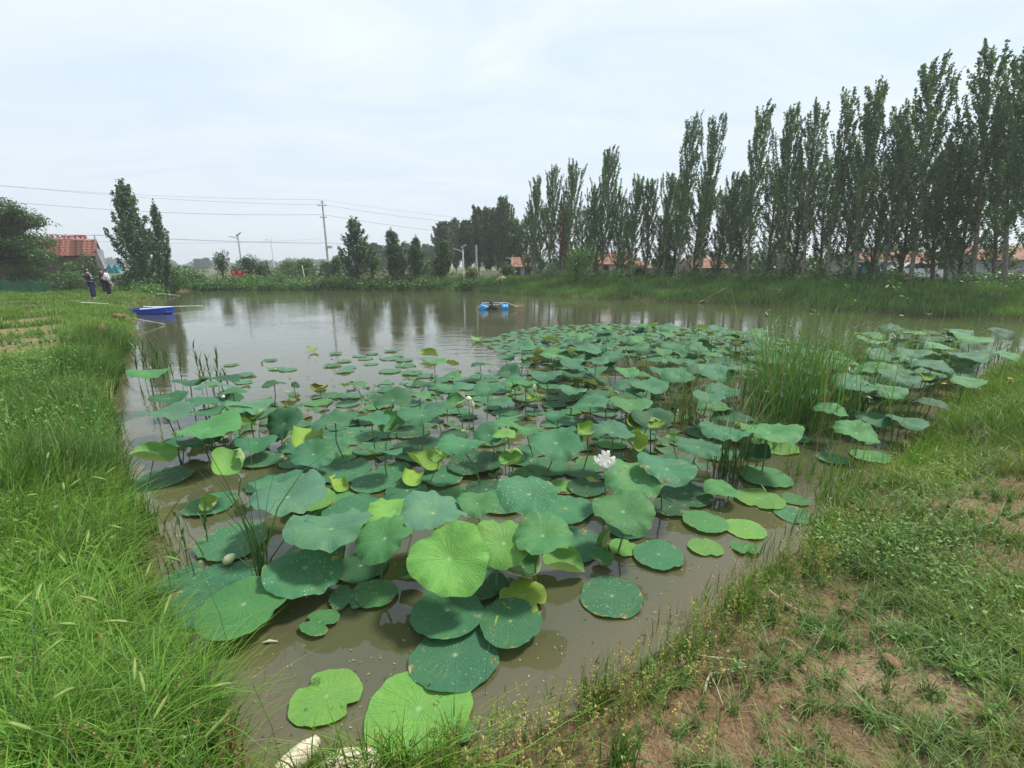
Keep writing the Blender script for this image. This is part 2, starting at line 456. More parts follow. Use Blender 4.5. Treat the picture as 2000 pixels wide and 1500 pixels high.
def pond_dist(x, y):
    """signed distance to the shore in metres, positive on land"""
    x = np.asarray(x, float).ravel(); y = np.asarray(y, float).ravel()
    out = np.empty(len(x))
    A = PW; B = np.roll(PW, -1, 0)
    for s in range(0, len(x), 20000):
        px = x[s:s + 20000, None]; py = y[s:s + 20000, None]
        dx = B[:, 0] - A[:, 0]; dy = B[:, 1] - A[:, 1]
        tt = np.clip(((px - A[:, 0]) * dx + (py - A[:, 1]) * dy) / (dx * dx + dy * dy + 1e-12), 0, 1)
        d = np.sqrt(((px - A[:, 0] - tt * dx) ** 2 + (py - A[:, 1] - tt * dy) ** 2).min(1))
        c = ((A[:, 1] > py) != (B[:, 1] > py)) & (px < dx * (py - A[:, 1]) / (dy + 1e-12) + A[:, 0])
        out[s:s + 20000] = np.where(c.sum(1) % 2 == 1, -d, d)
    return out

LA, LB = np.array([0.0, 37.0]), np.array([20.4, 19.4])
LN = np.array([LB[1] - LA[1], -(LB[0] - LA[0])]); LN = -LN / np.linalg.norm(LN)      # away from the camera
def side_right(x, y): return (np.asarray(x) - LA[0]) * LN[0] + (np.asarray(y) - LA[1]) * LN[1]
def height(x, y, d=None):
    x = np.asarray(x, float); y = np.asarray(y, float)
    shp = x.shape; x = x.ravel(); y = y.ravel()
    if d is None: d = pond_dist(x, y)
    w1 = sstep(0, 4.5, side_right(x, y)) * sstep(-14, 0, x)
    w2 = sstep(42.5, 45, y) * sstep(-36, -27, x)
    w = np.maximum(w1, w2)
    base = 0.26 + 0.12 * sstep(0.5, 2.5, x) * (1 - sstep(3, 9, y))
    top = base * (1 - w) + w * 0.98
    width = 0.75 + 0.5 * sstep(0, 1, x) + 3.2 * w
    up = top * (1 - np.exp(-np.clip(d, 0, None) / width * 2.2))
    bump = (noise2(x, y, 0.9, 1) - .5) * .10 + (noise2(x, y, 3.3, 2) - .5) * .035 + (noise2(x, y, 11, 4) - .5) * .014
    z = np.where(d > 0, up + bump * sstep(0, .5, d), -np.minimum(0.55, -d * 0.45))
    far = sstep(60, 140, np.hypot(x, y))
    z = z * (1 - far * .0)
    return z.reshape(shp)
def gz(x, y): return float(height(np.array([x]), np.array([y]))[0])

# bare patches: photo spot, radius in metres, strength, how sandy
PATCH = [(1480, 1330, .36, .95, .05), (1560, 1240, .30, .9, .05), (1360, 1425, .38, .95, .1), (1260, 1480, .32, .95, .3), (1500, 1450, .45, .75, .35),
         (1765, 1300, .26, 1, 1.0), (1690, 1270, .22, 1, .8), (1640, 1170, .35, .75, .1), (1992, 1020, .55, 1, .55), (1992, 950, .3, .95, .1), (1700, 1400, .5, .6, .6),
         (1580, 1340, .3, .8, .3), (1900, 1420, .35, .45, .5), (1440, 1240, .3, .7, 0), (1250, 1420, .25, .7, 0), (1600, 1480, .4, .75, .4), (1950, 1100, .4, .6, .6),
         (-10, 652, 1.25, 1, .9), (48, 626, 1.0, 1, .9), (92, 605, .8, .95, .9), (60, 598, .5, .5, .7), (0, 700, .6, .6, .8), (-90, 690, 1.8, 1, .9), (110, 590, .7, .5, .9),
         (195, 655, .5, .6, 0), (235, 615, .7, .5, 0), (330, 1480, .2, .6, 0), (255, 1470, .12, .5, 0), (1180, 1480, .2, .7, .2)]
PP = [(P(a, b, .3), r, s, q) for a, b, r, s, q in PATCH]
def bare(x, y):
    m = np.zeros(np.shape(x)); pl = np.zeros(np.shape(x))
    nn = (noise2(x, y, 4.0, 9) - .5) * .5 + (noise2(x, y, 13, 8) - .5) * .3
    for p, r, s, q in PP:
        dd = np.hypot(x - p.x, (y - p.y) * (1.0 if p.y < 6 else .45)) / r
        k = s * (1 - sstep(.62, 1.15, dd + nn))
        m = np.maximum(m, k); pl = np.maximum(pl, k * q)
    return m, pl

def axis(n, a, k, lo):
    i = np.arange(0, n)
    pos = a * (np.exp(k * i) - 1)
    neg = -pos[1:][::-1]; neg = neg[neg > lo * 1.3]
    return np.concatenate([neg, pos])
gx = axis(265, 1.25, .0275, -5000); gy = axis(275, 1.1, .0275, -60)
X, Y = np.meshgrid(gx, gy)
D = pond_dist(X.ravel(), Y.ravel())
Z = height(X.ravel(), Y.ravel(), D)
bm_, pl_ = bare(X.ravel(), Y.ravel())
gcol = np.zeros((X.size, 3)); gcol[:, 0] = np.clip(1 - bm_, 0, 1) * sstep(0.02, .35, D); gcol[:, 1] = pl_
gcol[:, 2] = (1 - sstep(0.0, .22, D))
ny, nx = X.shape
idx = np.arange(X.size).reshape(ny, nx)
fq = np.stack([idx[:-1, :-1], idx[:-1, 1:], idx[1:, 1:], idx[1:, :-1]], -1).reshape(-1, 4)
ground = link('ground', np_mesh('ground', np.stack([X.ravel(), Y.ravel(), Z], 1), fq, M_ground, gcol, smooth=True))
tag(ground, kind='structure')

# water sheet: a grid just larger than the pond so the shallow tint can follow the shore
wx = np.concatenate([np.linspace(-28, -6, 60), np.linspace(-5.8, 6, 110), np.linspace(6.3, 32, 60)])
wy = np.concatenate([np.linspace(.6, 8, 90), np.linspace(8.2, 45, 100)])
X, Y = np.meshgrid(wx, wy)
D = pond_dist(X.ravel(), Y.ravel())
wc = np.zeros((X.size, 3)); wc[:, 0] = (1 - sstep(0.0, .55, -D)) * .8
idx = np.arange(X.size).reshape(X.shape)
fq = np.stack([idx[:-1, :-1], idx[:-1, 1:], idx[1:, 1:], idx[1:, :-1]], -1).reshape(-1, 4)
keep = (D[fq] < 1.2).any(1)
water = link('pond_water', np_mesh('pond_water', np.stack([X.ravel(), Y.ravel(), np.zeros(X.size)], 1), fq[keep], M_water, wc, smooth=True))
tag(water, kind='structure')

# ------------------------------------------------------------------ grass and weeds (uncountable)
def blades(pos, h, w, az, lean, side, c0, c1, segs=3):
    """pos (n,3); az: bend direction; lean: how far the tip travels sideways / h; side: facing angle; c0,c1 (n,3) root and tip colour"""
    n = len(pos)
    ts = np.linspace(0, 1, segs + 1)
    V = np.empty((n, 2 * segs + 1, 3)); Cc = np.empty((n, 2 * segs + 1, 3))
    dirv = np.stack([np.cos(az), np.sin(az)], 1); sv = np.stack([np.cos(side), np.sin(side)], 1)
    for i, t in enumerate(ts):
        off = dirv * (h * lean * t ** 2)[:, None]
        zz = h * (t - 0.42 * np.clip(lean, 0, 1.6) * t ** 2.4)
        ww = w * (1 - t) ** .6 * (0.75 + .5 * math.sin(math.pi * min(1, t * 1.3 + .15)))
        if i < segs:
            for s_, sg in ((0, -1), (1, 1)):
                V[:, 2 * i + s_, :2] = pos[:, :2] + off + sv * (sg * ww / 2)[:, None]
                V[:, 2 * i + s_, 2] = pos[:, 2] + zz
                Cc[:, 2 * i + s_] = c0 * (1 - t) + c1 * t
        else:
            V[:, 2 * segs, :2] = pos[:, :2] + off; V[:, 2 * segs, 2] = pos[:, 2] + zz; Cc[:, 2 * segs] = c1
    f = []
    for i in range(segs - 1):
        a = 2 * i; f += [(a, a + 1, a + 3), (a, a + 3, a + 2)]
    a = 2 * (segs - 1); f.append((a, a + 1, a + 2))
    f = np.array(f)
    F = (np.arange(n)[:, None, None] * (2 * segs + 1) + f[None]).reshape(-1, 3)
    return V.reshape(-1, 3), F, Cc.reshape(-1, 3)
def leafquads(c, size, elong=1.6, up=0.35, col=None, droop=None):
    """n small pointed leaves (two triangles each) around centres c"""
    n = len(c)
    nrm = rng.normal(size=(n, 3)); nrm[:, 2] = np.abs(nrm[:, 2]) + up; nrm /= np.linalg.norm(nrm, axis=1)[:, None]
    t = rng.normal(size=(n, 3))
    if droop is not None: t[:, 2] += droop
    t -= nrm * (t * nrm).sum(1)[:, None]; t /= np.linalg.norm(t, axis=1)[:, None]
    b = np.cross(nrm, t)
    s = np.asarray(size)[:, None] if hasattr(size, '__len__') else size
    V = np.stack([c - t * s * .5 * elong, c + b * s * .42 - t * s * .1, c + t * s * .5 * elong, c - b * s * .42 - t * s * .1], 1)
    F = np.arange(4 * n).reshape(n, 4)
    Cc = np.repeat(col, 4, 0) if col is not None else None
    return V.reshape(-1, 3), F, Cc
def vary(base, n, amt=.3, hue=.15):
    b = np.array(base)[None] * (1 + (rng.random((n, 1)) - .5) * 2 * amt)
    b = b * (1 + (rng.random((n, 3)) - .5) * 2 * hue)
    return b
class Pool:
    def __init__(s): s.V = []; s.F = []; s.C = []; s.n = 0
    def add(s, V, F, Cc): s.V.append(V); s.F.append(F + s.n); s.C.append(Cc); s.n += len(V)
    def link(s, name, mat, label=None, cat=None, parent=None, kind=None, loc=(0, 0, 0)):
        o = link(name, np_mesh(name, np.concatenate(s.V) - np.array(loc), np.concatenate(s.F), mat, np.concatenate(s.C)), parent, loc)
        return tag(o, label, cat, None, kind)

def in_view(x, y, z, mx=60, my=80):
    d = y * CP + (CAMH - z) * SP
    ok = d > .3
    dd = np.where(ok, d, 1)
    px = 1000 + FPX * x / dd; py = 750 + FPX * ((CAMH - z) * CP - y * SP) / dd
    return ok & (px > -mx) & (px < 2000 + mx) & (py < 1500 + my) , px, py

def scatter(x0, x1, y0, y1, dens, clump=0.0, cs=1.5, seed=0, dmin=-0.02, patches=True):
    n = int((x1 - x0) * (y1 - y0) * dens)
    x = rng.uniform(x0, x1, n); y = rng.uniform(y0, y1, n)
    ok, px, py = in_view(x, y, .3, 90, 260)
    x, y = x[ok], y[ok]
    d = pond_dist(x, y)
    k = d > dmin
    x, y, d = x[k], y[k], d[k]
    pr = np.ones(len(x))
    if clump: pr *= 1 - clump + clump * sstep(.25, .7, noise2(x, y, cs, seed) * .6 + noise2(x, y, cs * 3.1, seed + 1) * .4) * 1.3
    if patches: pr *= 1 - bare(x, y)[0] * np.where(y > 8, .93, .985)
    k = rng.random(len(x)) < pr
    x, y, d = x[k], y[k], d[k]
    return x, y, d, height(x, y, d)

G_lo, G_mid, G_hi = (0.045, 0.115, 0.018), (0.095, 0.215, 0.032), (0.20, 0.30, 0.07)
pool = Pool()
def lawn(x, y, d, z, h0, h1, w, base, tip, leanm=.7, seed=5, segs=3, tall=None):
    n = len(x)
    if n == 0: return
    hn = noise2(x, y, 1.1, seed)
    h = (h0 + (h1 - h0) * np.clip(hn * .7 + rng.random(n) * .5, 0, 1))
    m = bare(x, y)[0]; h = h * (1 - .5 * m)
    if tall is not None: h = h * tall
    az = rng.random(n) * 2 * np.pi * .55 + 5.4 + (noise2(x, y, .8, seed + 3) - .5) * 5
    lean = np.abs(rng.normal(0, leanm, n)) + .08
    hue = np.clip(noise2(x, y, .75, seed + 6)[:, None] * .6 + noise2(x, y, 2.9, seed + 7)[:, None] * .6 - .1, 0, 1); big = (.72 + .56 * noise2(x, y, .45, seed + 8) * .6 + .5 * noise2(x, y, 3.7, seed + 9) - .1)[:, None]; dry = (rng.random((n, 1)) < .05)
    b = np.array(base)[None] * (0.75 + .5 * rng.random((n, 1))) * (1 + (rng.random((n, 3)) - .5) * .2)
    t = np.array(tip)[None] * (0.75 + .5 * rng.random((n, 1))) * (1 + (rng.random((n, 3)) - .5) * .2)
    t = t * (1 - .35 * hue) + np.array([[.26, .34, .05]]) * .35 * hue
    b = b * big; t = t * big
    b = np.where(dry, np.array([[.22, .19, .09]]), b); t = np.where(dry, np.array([[.34, .30, .14]]), t)
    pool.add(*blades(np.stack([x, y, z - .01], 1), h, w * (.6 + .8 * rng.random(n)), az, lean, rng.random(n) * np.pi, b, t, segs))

# left bank, long soft grass
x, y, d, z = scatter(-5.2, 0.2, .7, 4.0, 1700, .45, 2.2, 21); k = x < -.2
lawn(x[k], y[k], d[k], z[k], .16, .52, .0072, (.048, .115, .016), (.160, .315, .038), .75, 5, 4)  # dark root colour paints deep shade low between the blades
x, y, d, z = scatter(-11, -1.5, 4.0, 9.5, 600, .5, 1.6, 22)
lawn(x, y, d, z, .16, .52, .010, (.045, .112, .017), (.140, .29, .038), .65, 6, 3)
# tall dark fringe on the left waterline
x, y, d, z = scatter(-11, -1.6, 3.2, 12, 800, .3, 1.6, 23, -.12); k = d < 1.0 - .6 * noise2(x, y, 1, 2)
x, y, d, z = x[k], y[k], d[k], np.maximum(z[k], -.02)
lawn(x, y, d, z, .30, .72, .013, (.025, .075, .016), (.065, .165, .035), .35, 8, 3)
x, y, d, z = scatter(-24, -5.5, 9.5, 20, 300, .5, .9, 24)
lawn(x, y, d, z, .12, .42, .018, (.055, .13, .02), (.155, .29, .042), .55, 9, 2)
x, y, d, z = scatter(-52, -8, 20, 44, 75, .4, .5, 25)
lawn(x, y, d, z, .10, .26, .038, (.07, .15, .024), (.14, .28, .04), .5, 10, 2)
# near right bank: short patchy grass on red soil
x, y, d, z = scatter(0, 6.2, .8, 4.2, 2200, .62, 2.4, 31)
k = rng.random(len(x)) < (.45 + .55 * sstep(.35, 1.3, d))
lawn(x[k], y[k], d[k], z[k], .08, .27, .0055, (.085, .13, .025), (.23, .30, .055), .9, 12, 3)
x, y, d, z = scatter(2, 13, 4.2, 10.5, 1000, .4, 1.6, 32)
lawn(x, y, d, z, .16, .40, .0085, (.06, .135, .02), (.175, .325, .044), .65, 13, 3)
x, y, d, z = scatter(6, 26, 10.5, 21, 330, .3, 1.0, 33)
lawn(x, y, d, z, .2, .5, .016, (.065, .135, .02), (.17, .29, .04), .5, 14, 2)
# fringe standing in the shallows, right and bottom shore
x, y, d, z = scatter(-1.0, 9, 1.15, 9, 500, .85, 2.6, 35, -.16); k = d < .22
lawn(x[k], y[k], d[k], np.maximum(z[k], -.03), .12, .34, .006, (.06, .14, .02), (.12, .26, .04), .35, 15, 3)
# right far bank strip and far bank
x, y, d, z = scatter(-7, 42, 14, 46, 130, .35, .7, 36, -.25); k = (side_right(x, y) > -1.2) | ((x < 2) & (d > .1))
x, y, d, z = x[k], y[k], d[k], z[k]
lawn(x, y, d, np.maximum(z, -.02), .25, .62, .034, (.048, .13, .028), (.11, .245, .05), .42, 16, 2)
grass = pool.link('grass', M_grass, 'long green meadow grass covering both banks of the pond', 'grass', kind='stuff')

# yellow-brown seeding weeds along the right and bottom waterline and here and there on the left
def seed_weeds(name, label, region, n, hmin, hmax, cols):
    p = Pool()
    for _ in range(n):
        x, y = region()
        z = gz(x, y)
        if z < -.05: continue
        h = random.uniform(hmin, hmax)
        a = random.uniform(0, 6.28); ln = random.uniform(.05, .35)
        tip = np.array([x + math.cos(a) * ln * h, y + math.sin(a) * ln * h, z + h])
        pos = np.array([[x, y, z]])
        c = np.array([random.choice(cols)]) * random.uniform(.7, 1.25)
        p.add(*blades(pos, np.array([h]), np.array([.0035]), np.array([a]), np.array([ln]), np.array([random.uniform(0, 3.14)]), c * .7, c, 3))
        m = 34
        t = rng.uniform(.35, 1, m)
        cc = np.array([x, y, z])[None] + np.stack([math.cos(a) * ln * h * t ** 2, math.sin(a) * ln * h * t ** 2, h * t], 1)
        cc = cc + rng.normal(0, .012 + .012 * h, (m, 3)) * (1.25 - t)[:, None]
        V, F, Cc = leafquads(cc, rng.uniform(.005, .0105, m), 1.5, .2, c * rng.uniform(.7, 1.3, (m, 1)))
        T = np.concatenate([F[:, :3], F[:, [0, 2, 3]]]); p.add(V, T, Cc)
    return p.link(name, M_grass, label, 'weeds', kind='stuff')
_shore = [(1105, 1420), (1200, 1375), (1260, 1330), (1330, 1290), (1400, 1215), (1480, 1150), (1550, 1100), (1640, 1040), (1600, 1120), (1700, 1040), (1450, 1200), (950, 1490), (1040, 1455), (870, 1500)]
def reg_right():
    a = random.choice(_shore); w = P(a[0], a[1], .1); return w.x + random.gauss(0, .16), w.y + random.gauss(0, .13)
# radiating tufts of coarse grass
def tufts(region, n, h0, h1, w, base, tip):
    X_ = []; Hh = []; Az = []; Ln = []; B0 = []; T0 = []
    for _ in range(n):
        x, y = region(); g = gz(x, y)
        if g < .01: continue
        k = random.randint(9, 22); tone = random.uniform(.75, 1.25); hh = random.uniform(h0, h1)
        for i in range(k):
            X_.append((x + random.gauss(0, .012), y + random.gauss(0, .012), g - .01)); Hh.append(hh * random.uniform(.5, 1.1)); Az.append(random.uniform(0, 6.28)); Ln.append(random.uniform(.25, 1.35))
            v_ = tone * random.uniform(.8, 1.2); B0.append([q * v_ for q in base]); T0.append([q * v_ for q in tip])
    n_ = len(X_); az = np.array(Az)
    return blades(np.array(X_), np.array(Hh), np.full(n_, w) * rng.uniform(.6, 1.3, n_), az, np.array(Ln), az + 1.57 + rng.normal(0, .5, n_), np.array(B0), np.array(T0), 4)
def box_region(x0, x1, y0, y1, keep=.5):
    def f():
        for _ in range(50):
            a = P(random.uniform(x0, x1), random.uniform(y0, y1), .35)
            if random.random() > bare(np.array([a.x]), np.array([a.y]))[0][0] * (1 - keep) : return a.x, a.y
        return a.x, a.y
    return f
tp = Pool()
tp.add(*tufts(box_region(1250, 2000, 1150, 1500, .25), 300, .06, .19, .0052, (.075, .14, .04), (.19, .30, .085)))
tp.add(*tufts(box_region(1500, 2000, 1040, 1300, .2), 260, .08, .22, .0055, (.065, .135, .038), (.17, .29, .075)))
tp.add(*tufts(box_region(1600, 2000, 860, 1060, .4), 240, .10, .26, .007, (.065, .14, .034), (.17, .30, .065)))
tp.add(*tufts(box_region(0, 380, 1050, 1500, .4), 260, .12, .34, .007, (.036, .10, .016), (.15, .305, .042)))
tp.add(*tufts(box_region(0, 230, 760, 1050, .4), 260, .15, .40, .009, (.05, .13, .025), (.15, .30, .06)))
tp.add(*tufts(box_region(60, 280, 640, 780, .4), 420, .2, .50, .014, (.045, .12, .03), (.11, .23, .055)))
tp.add(*tufts(box_region(-100, 300, 590, 680, .4), 500, .12, .34, .016, (.06, .14, .03), (.17, .30, .06)))
tp.add(*tufts(box_region(0, 260, 780, 950, .4), 300, .2, .5, .010, (.05, .13, .028), (.15, .29, .06)))
tp.add(*tufts(box_region(0, 400, 1000, 1500, .5), 300, .22, .50, .0085, (.032, .095, .014), (.155, .325, .042)))  # roots darkened in colour for shade inside the tufts
tp.add(*tufts(box_region(-50, 250, 700, 1000, .5), 420, .22, .55, .011, (.030, .090, .015), (.135, .285, .042)))
tp.add(*tufts(box_region(0, 250, 950, 1500, .5), 160, .2, .42, .010, (.05, .12, .018), (.20, .36, .05)))
tp.link('grass_tufts', M_grass, 'coarse radiating grass tufts dotted over both near banks', 'grass', kind='stuff')
seed_weeds('seeding_weeds', 'yellow-brown seeding weeds along the muddy near shore', reg_right, 420, .10, .26,
           [(.30, .28, .08), (.24, .28, .07), (.33, .27, .11), (.16, .24, .05)])
_lf = [(230, 1180), (240, 1250), (250, 1400), (340, 1420), (130, 1480), (320, 1460), (400, 1400), (60, 1350)]
def reg_left():
    a = random.choice(_lf); w = P(a[0], a[1], .3); return w.x + random.gauss(0, .15), w.y + random.gauss(0, .15)
seed_weeds('bank_weeds', 'reddish brown seed stems among the long grass on the near left', reg_left, 60, .15, .38, [(.28, .2, .07), (.22, .24, .06), (.25, .15, .07)])

# broad-leaved weeds
def leafy_weeds(name, label, spots, col, size):
    p = Pool()
    for (px, py, z0, rad, n, hh) in spots:
        c = P(px, py, z0)
        for _ in range(max(1, int(n / 26))):
            ox, oy = random.gauss(0, rad), random.gauss(0, rad)
            g = gz(c.x + ox, c.y + oy)
            if g < 0: continue
            m = 26; sp = .04 + .12 * rad
            cc = np.stack([c.x + ox + rng.normal(0, sp, m), c.y + oy + rng.normal(0, sp, m), g + rng.uniform(.02, hh, m)], 1)
            V, F, Cc = leafquads(cc, rng.uniform(size * .6, size * 1.3, m), 2.0, .9, vary(col, m, .3, .15))
            p.add(V, F, Cc)
    return p.link(name, M_grass, label, 'weeds', kind='stuff')
leafy_weeds('leafy_weeds', 'small-leaved green weeds sprawling over the right bank',
            [(1740, 1040, .4, .22, 1300, .24), (1830, 1080, .4, .22, 900, .22), (1930, 1180, .4, .22, 420, .16), (1680, 1000, .4, .2, 400, .2), (1790, 960, .4, .3, 500, .24), (1520, 1290, .35, .08, 50, .12),
             (1420, 1240, .25, .05, 26, .1), (1900, 1350, .4, .2, 200, .1), (1620, 1420, .4, .2, 100, .08), (1950, 780, .4, .4, 400, .3), (1850, 900, .4, .3, 400, .25)], (.135, .25, .055), .014)
leafy_weeds('bank_herbs', 'pale green leafy herbs between the grasses of the left bank',
            [(60, 740, .4, .5, 2200, .5), (110, 700, .4, .6, 1600, .42), (40, 830, .4, .4, 2000, .45), (150, 760, .4, .5, 1200, .45), (130, 660, .4, .9, 1200, .35), (190, 720, .4, .5, 900, .5), (30, 1130, .4, .18, 260, .25), (20, 1010, .4, .2, 260, .3), (90, 860, .4, .3, 300, .35),
             (150, 640, .3, .8, 500, .25), (200, 690, .3, .5, 400, .4)], (.12, .24, .05), .021)

# ------------------------------------------------------------------ far bank undergrowth, hedges, bushes
def cloud(p, blobs, dens, size, col, up=.35, amt=.35, droop=None, shell=.55):
    """leaves in ellipsoids; blobs (x,y,z,rx,ry,rz)"""
    for (x, y, z, rx, ry, rz) in blobs:
        n = max(12, int(dens * (rx * ry * rz) ** (2 / 3)))
        u = rng.normal(size=(n, 3)); u /= np.linalg.norm(u, axis=1)[:, None]
        rr = (shell + (1 - shell) * rng.random(n) ** .7) * (1 + rng.normal(0, .10, n))
        c = np.array([x, y, z]) + u * rr[:, None] * np.array([rx, ry, rz])
        tone = 1 + (rng.random() - .5) * amt
        V, F, Cc = leafquads(c, rng.uniform(size * .6, size * 1.25, n), 1.5, up, vary(np.array(col) * tone, n, .28, .14), droop)
        p.add(V, F, Cc)

p = Pool()
# along the far shore from the left corner to the right bank
for i in range(1100):
    px = random.uniform(250, 1010)
    yb = 41.6 + random.uniform(0, 1) ** 1.3 * 4.4
    if px < 330: yb = random.uniform(33, 44)
    if px > 930: yb = random.uniform(36.5, 46)
    xx = (px - 1000) / FPX * (yb * CP + 1 * SP)
    dd_ = pond_dist([xx], [yb])[0]
    if dd_ < -.05 or dd_ > 3.4 or (px > 930 and dd_ < .8) or random.random() > math.exp(-dd_ * .55): continue
    g = max(0, gz(xx, yb)); r = random.uniform(.4, .8)
    cloud(p, [(xx, yb, g + r * .35, r * 1.2, r, r * .75)], 330, .12, random.choice([(.075, .165, .04), (.095, .20, .045), (.06, .13, .04)]))
p.link('undergrowth', M_tree, 'dense green undergrowth covering the far shore of the pond', 'undergrowth', kind='stuff')

p = Pool()
for i in range(260):                       # low growth at the foot of the poplars
    t = random.random()
    s = random.uniform(4.6, 8.5)
    q = LA + (LB - LA) * (t * 1.75 - .08) + LN * s
    g = gz(q[0], q[1]); r = random.uniform(.35, .95)
    cloud(p, [(q[0], q[1], g + r * .3, r * 1.3, r, r * .8)], 300, .11, random.choice([(.07, .15, .04), (.085, .18, .045), (.05, .10, .035)]))
p.link('brushwood_undergrowth', M_tree, 'low green brush growing under the row of poplars', 'undergrowth', kind='stuff')

def bush(name, label, px, py_base, Y, w, h, col, size=.12, dens=420, nb=7, group=None, cat='bush'):
    d = Y * CP + SP; x = (px - 1000) / FPX * d
    g = gz(x, Y)
    o = thing(name, (x, Y, g), label, cat, group)
    p = Pool(); bl = []
    for i in range(nb):
        a = random.uniform(0, 6.28); rr = random.uniform(0, .3)
        r = random.uniform(.28, .42)
        bl.append((math.cos(a) * rr * w, math.sin(a) * rr * w, h * random.uniform(.3, .78), w * r, w * r, h * r * .8))
    bl.append((0, 0, h * .35, w * .45, w * .45, h * .35))
    cloud(p, bl, dens, size, col)
    p.link('foliage', M_tree, parent=o)
    m = MB()
    for i in range(4):
        a = random.uniform(0, 6.28)
        m.tube([(0, 0, -.1), (math.cos(a) * w * .08, math.sin(a) * w * .08, h * .35), (math.cos(a) * w * .22, math.sin(a) * w * .22, h * .7)], [.05, .035, .015], 5)
    m.obj('stems', M_bark_d, o)
    return o
DG, MG, LG = (.055, .115, .04), (.07, .155, .042), (.10, .21, .045)
for a in [
    ('round dark green tree standing left of the red tarpaulin', 436, 540, 47, 1.3, 2.7, DG),
    ('low dark bush directly right of the round tree', 462, 540, 52, 1.2, 1.5, DG),
    ('spiky dark bush rising right of the solar lamp post', 490, 540, 48, 1.9, 2.5, DG),
    ('brownish green bush above the rusty fence', 515, 540, 49, 1.7, 1.9, (.06, .09, .03)),
    ('feathery green bush left of the tall utility pole', 598, 540, 50, 2.4, 2.0, MG),
    ('low feathery bush between white lamp post and utility pole', 565, 540, 52, 2.3, 1.7, MG),
    ('bush at the foot of the tall utility pole', 640, 540, 48, 1.8, 1.7, DG),
    ('dark bush left of the tall young poplar on the far shore', 660, 545, 46.5, 1.5, 2.2, DG),
    ('yellow-green shrub between two young poplars on the far shore', 728, 550, 47, 1.9, 2.6, (.075, .145, .035)),
    ('yellow flowering shrub behind the far shore', 838, 545, 50, 2.4, 1.9, (.12, .17, .05)),
    ('yellow-green bush left of the bare concrete post', 922, 545, 44, 1.6, 1.7, (.10, .16, .035)),
    ('pale green shrub over the earth mound', 990, 545, 44, 1.8, 1.6, (.07, .13, .035)),
    ('big tangled bush right of the two poplars', 333, 545, 39, 3.0, 2.6, MG),
    ('leafy bush with pale shoots behind the far left corner', 372, 548, 43, 2.8, 2.0, MG),
    ('dark shrubs below the pair of left poplars', 262, 552, 36, 3.2, 1.7, (.055, .125, .04)),
    ('tall climbing shrub against the brown wall of the tiled house', 145, 540, 38, 2.0, 2.3, MG),
    ('climbing shrub at the corner of the tiled house', 178, 545, 38.5, 1.4, 2.9, DG),
    ('broad shrub beneath the big tree by the tiled house', 60, 548, 36, 3.2, 2.0, MG),
    ('low shrub behind the three standing people', 128, 552, 36, 3.0, 1.5, (.06, .14, .04)),
    ('light green young tree glowing in front of the poplars', 1125, 548, 36.5, 2.2, 3.1, (.13, .25, .05)),
    ('light green sapling between poplar trunks at the bank top', 1522, 545, 31.5, .9, 1.4, (.11, .22, .04)),
    ('pale green sapling left of the white shed wall', 1600, 545, 30.5, 1.3, 1.5, (.10, .20, .04)),
    ('dark creeper heap in front of the blue shed', 1725, 555, 30, 2.3, 1.0, DG),
    ('small green bush beside the cream wall', 1245, 545, 38, 1.5, 1.4, MG),
    ('green bush below the orange roofed house', 1310, 545, 37, 1.2, 1.7, (.06, .14, .035)),
]:
    bush('young_tree' if 'young tree' in a[0] else ('bush' if 'tree' not in a[0] else 'round_tree'), a[0], a[1], a[2], a[3], a[4], a[5], a[6], size=.13 if a[3] > 40 else .11,
         cat='tree' if ('round dark' in a[0] or 'young tree' in a[0]) else 'bush')

# clipped hedge on the far bank
def hedge(px0, px1, Y, h, label):
    x0 = (px0 - 1000) / FPX * (Y * CP + SP); x1 = (px1 - 1000) / FPX * (Y * CP + SP)
    o = thing('hedge', ((x0 + x1) / 2, Y, gz((x0 + x1) / 2, Y)), label, 'hedge')
    p = Pool(); n = int((x1 - x0) * 1.6)
    bl = [(x0 - o.location.x + (x1 - x0) * (i + .5) / n, random.uniform(-.2, .2), h * .5, .5, .5, h * .52) for i in range(n)]
    cloud(p, bl, 700, .12, DG, up=.2)
    p.link('foliage', M_tree, parent=o)
hedge(515, 700, 46.5, 1.05, 'long dark green hedge running behind the far shore')
hedge(738, 860, 47.5, 1.1, 'dark green hedge behind the far poplars')

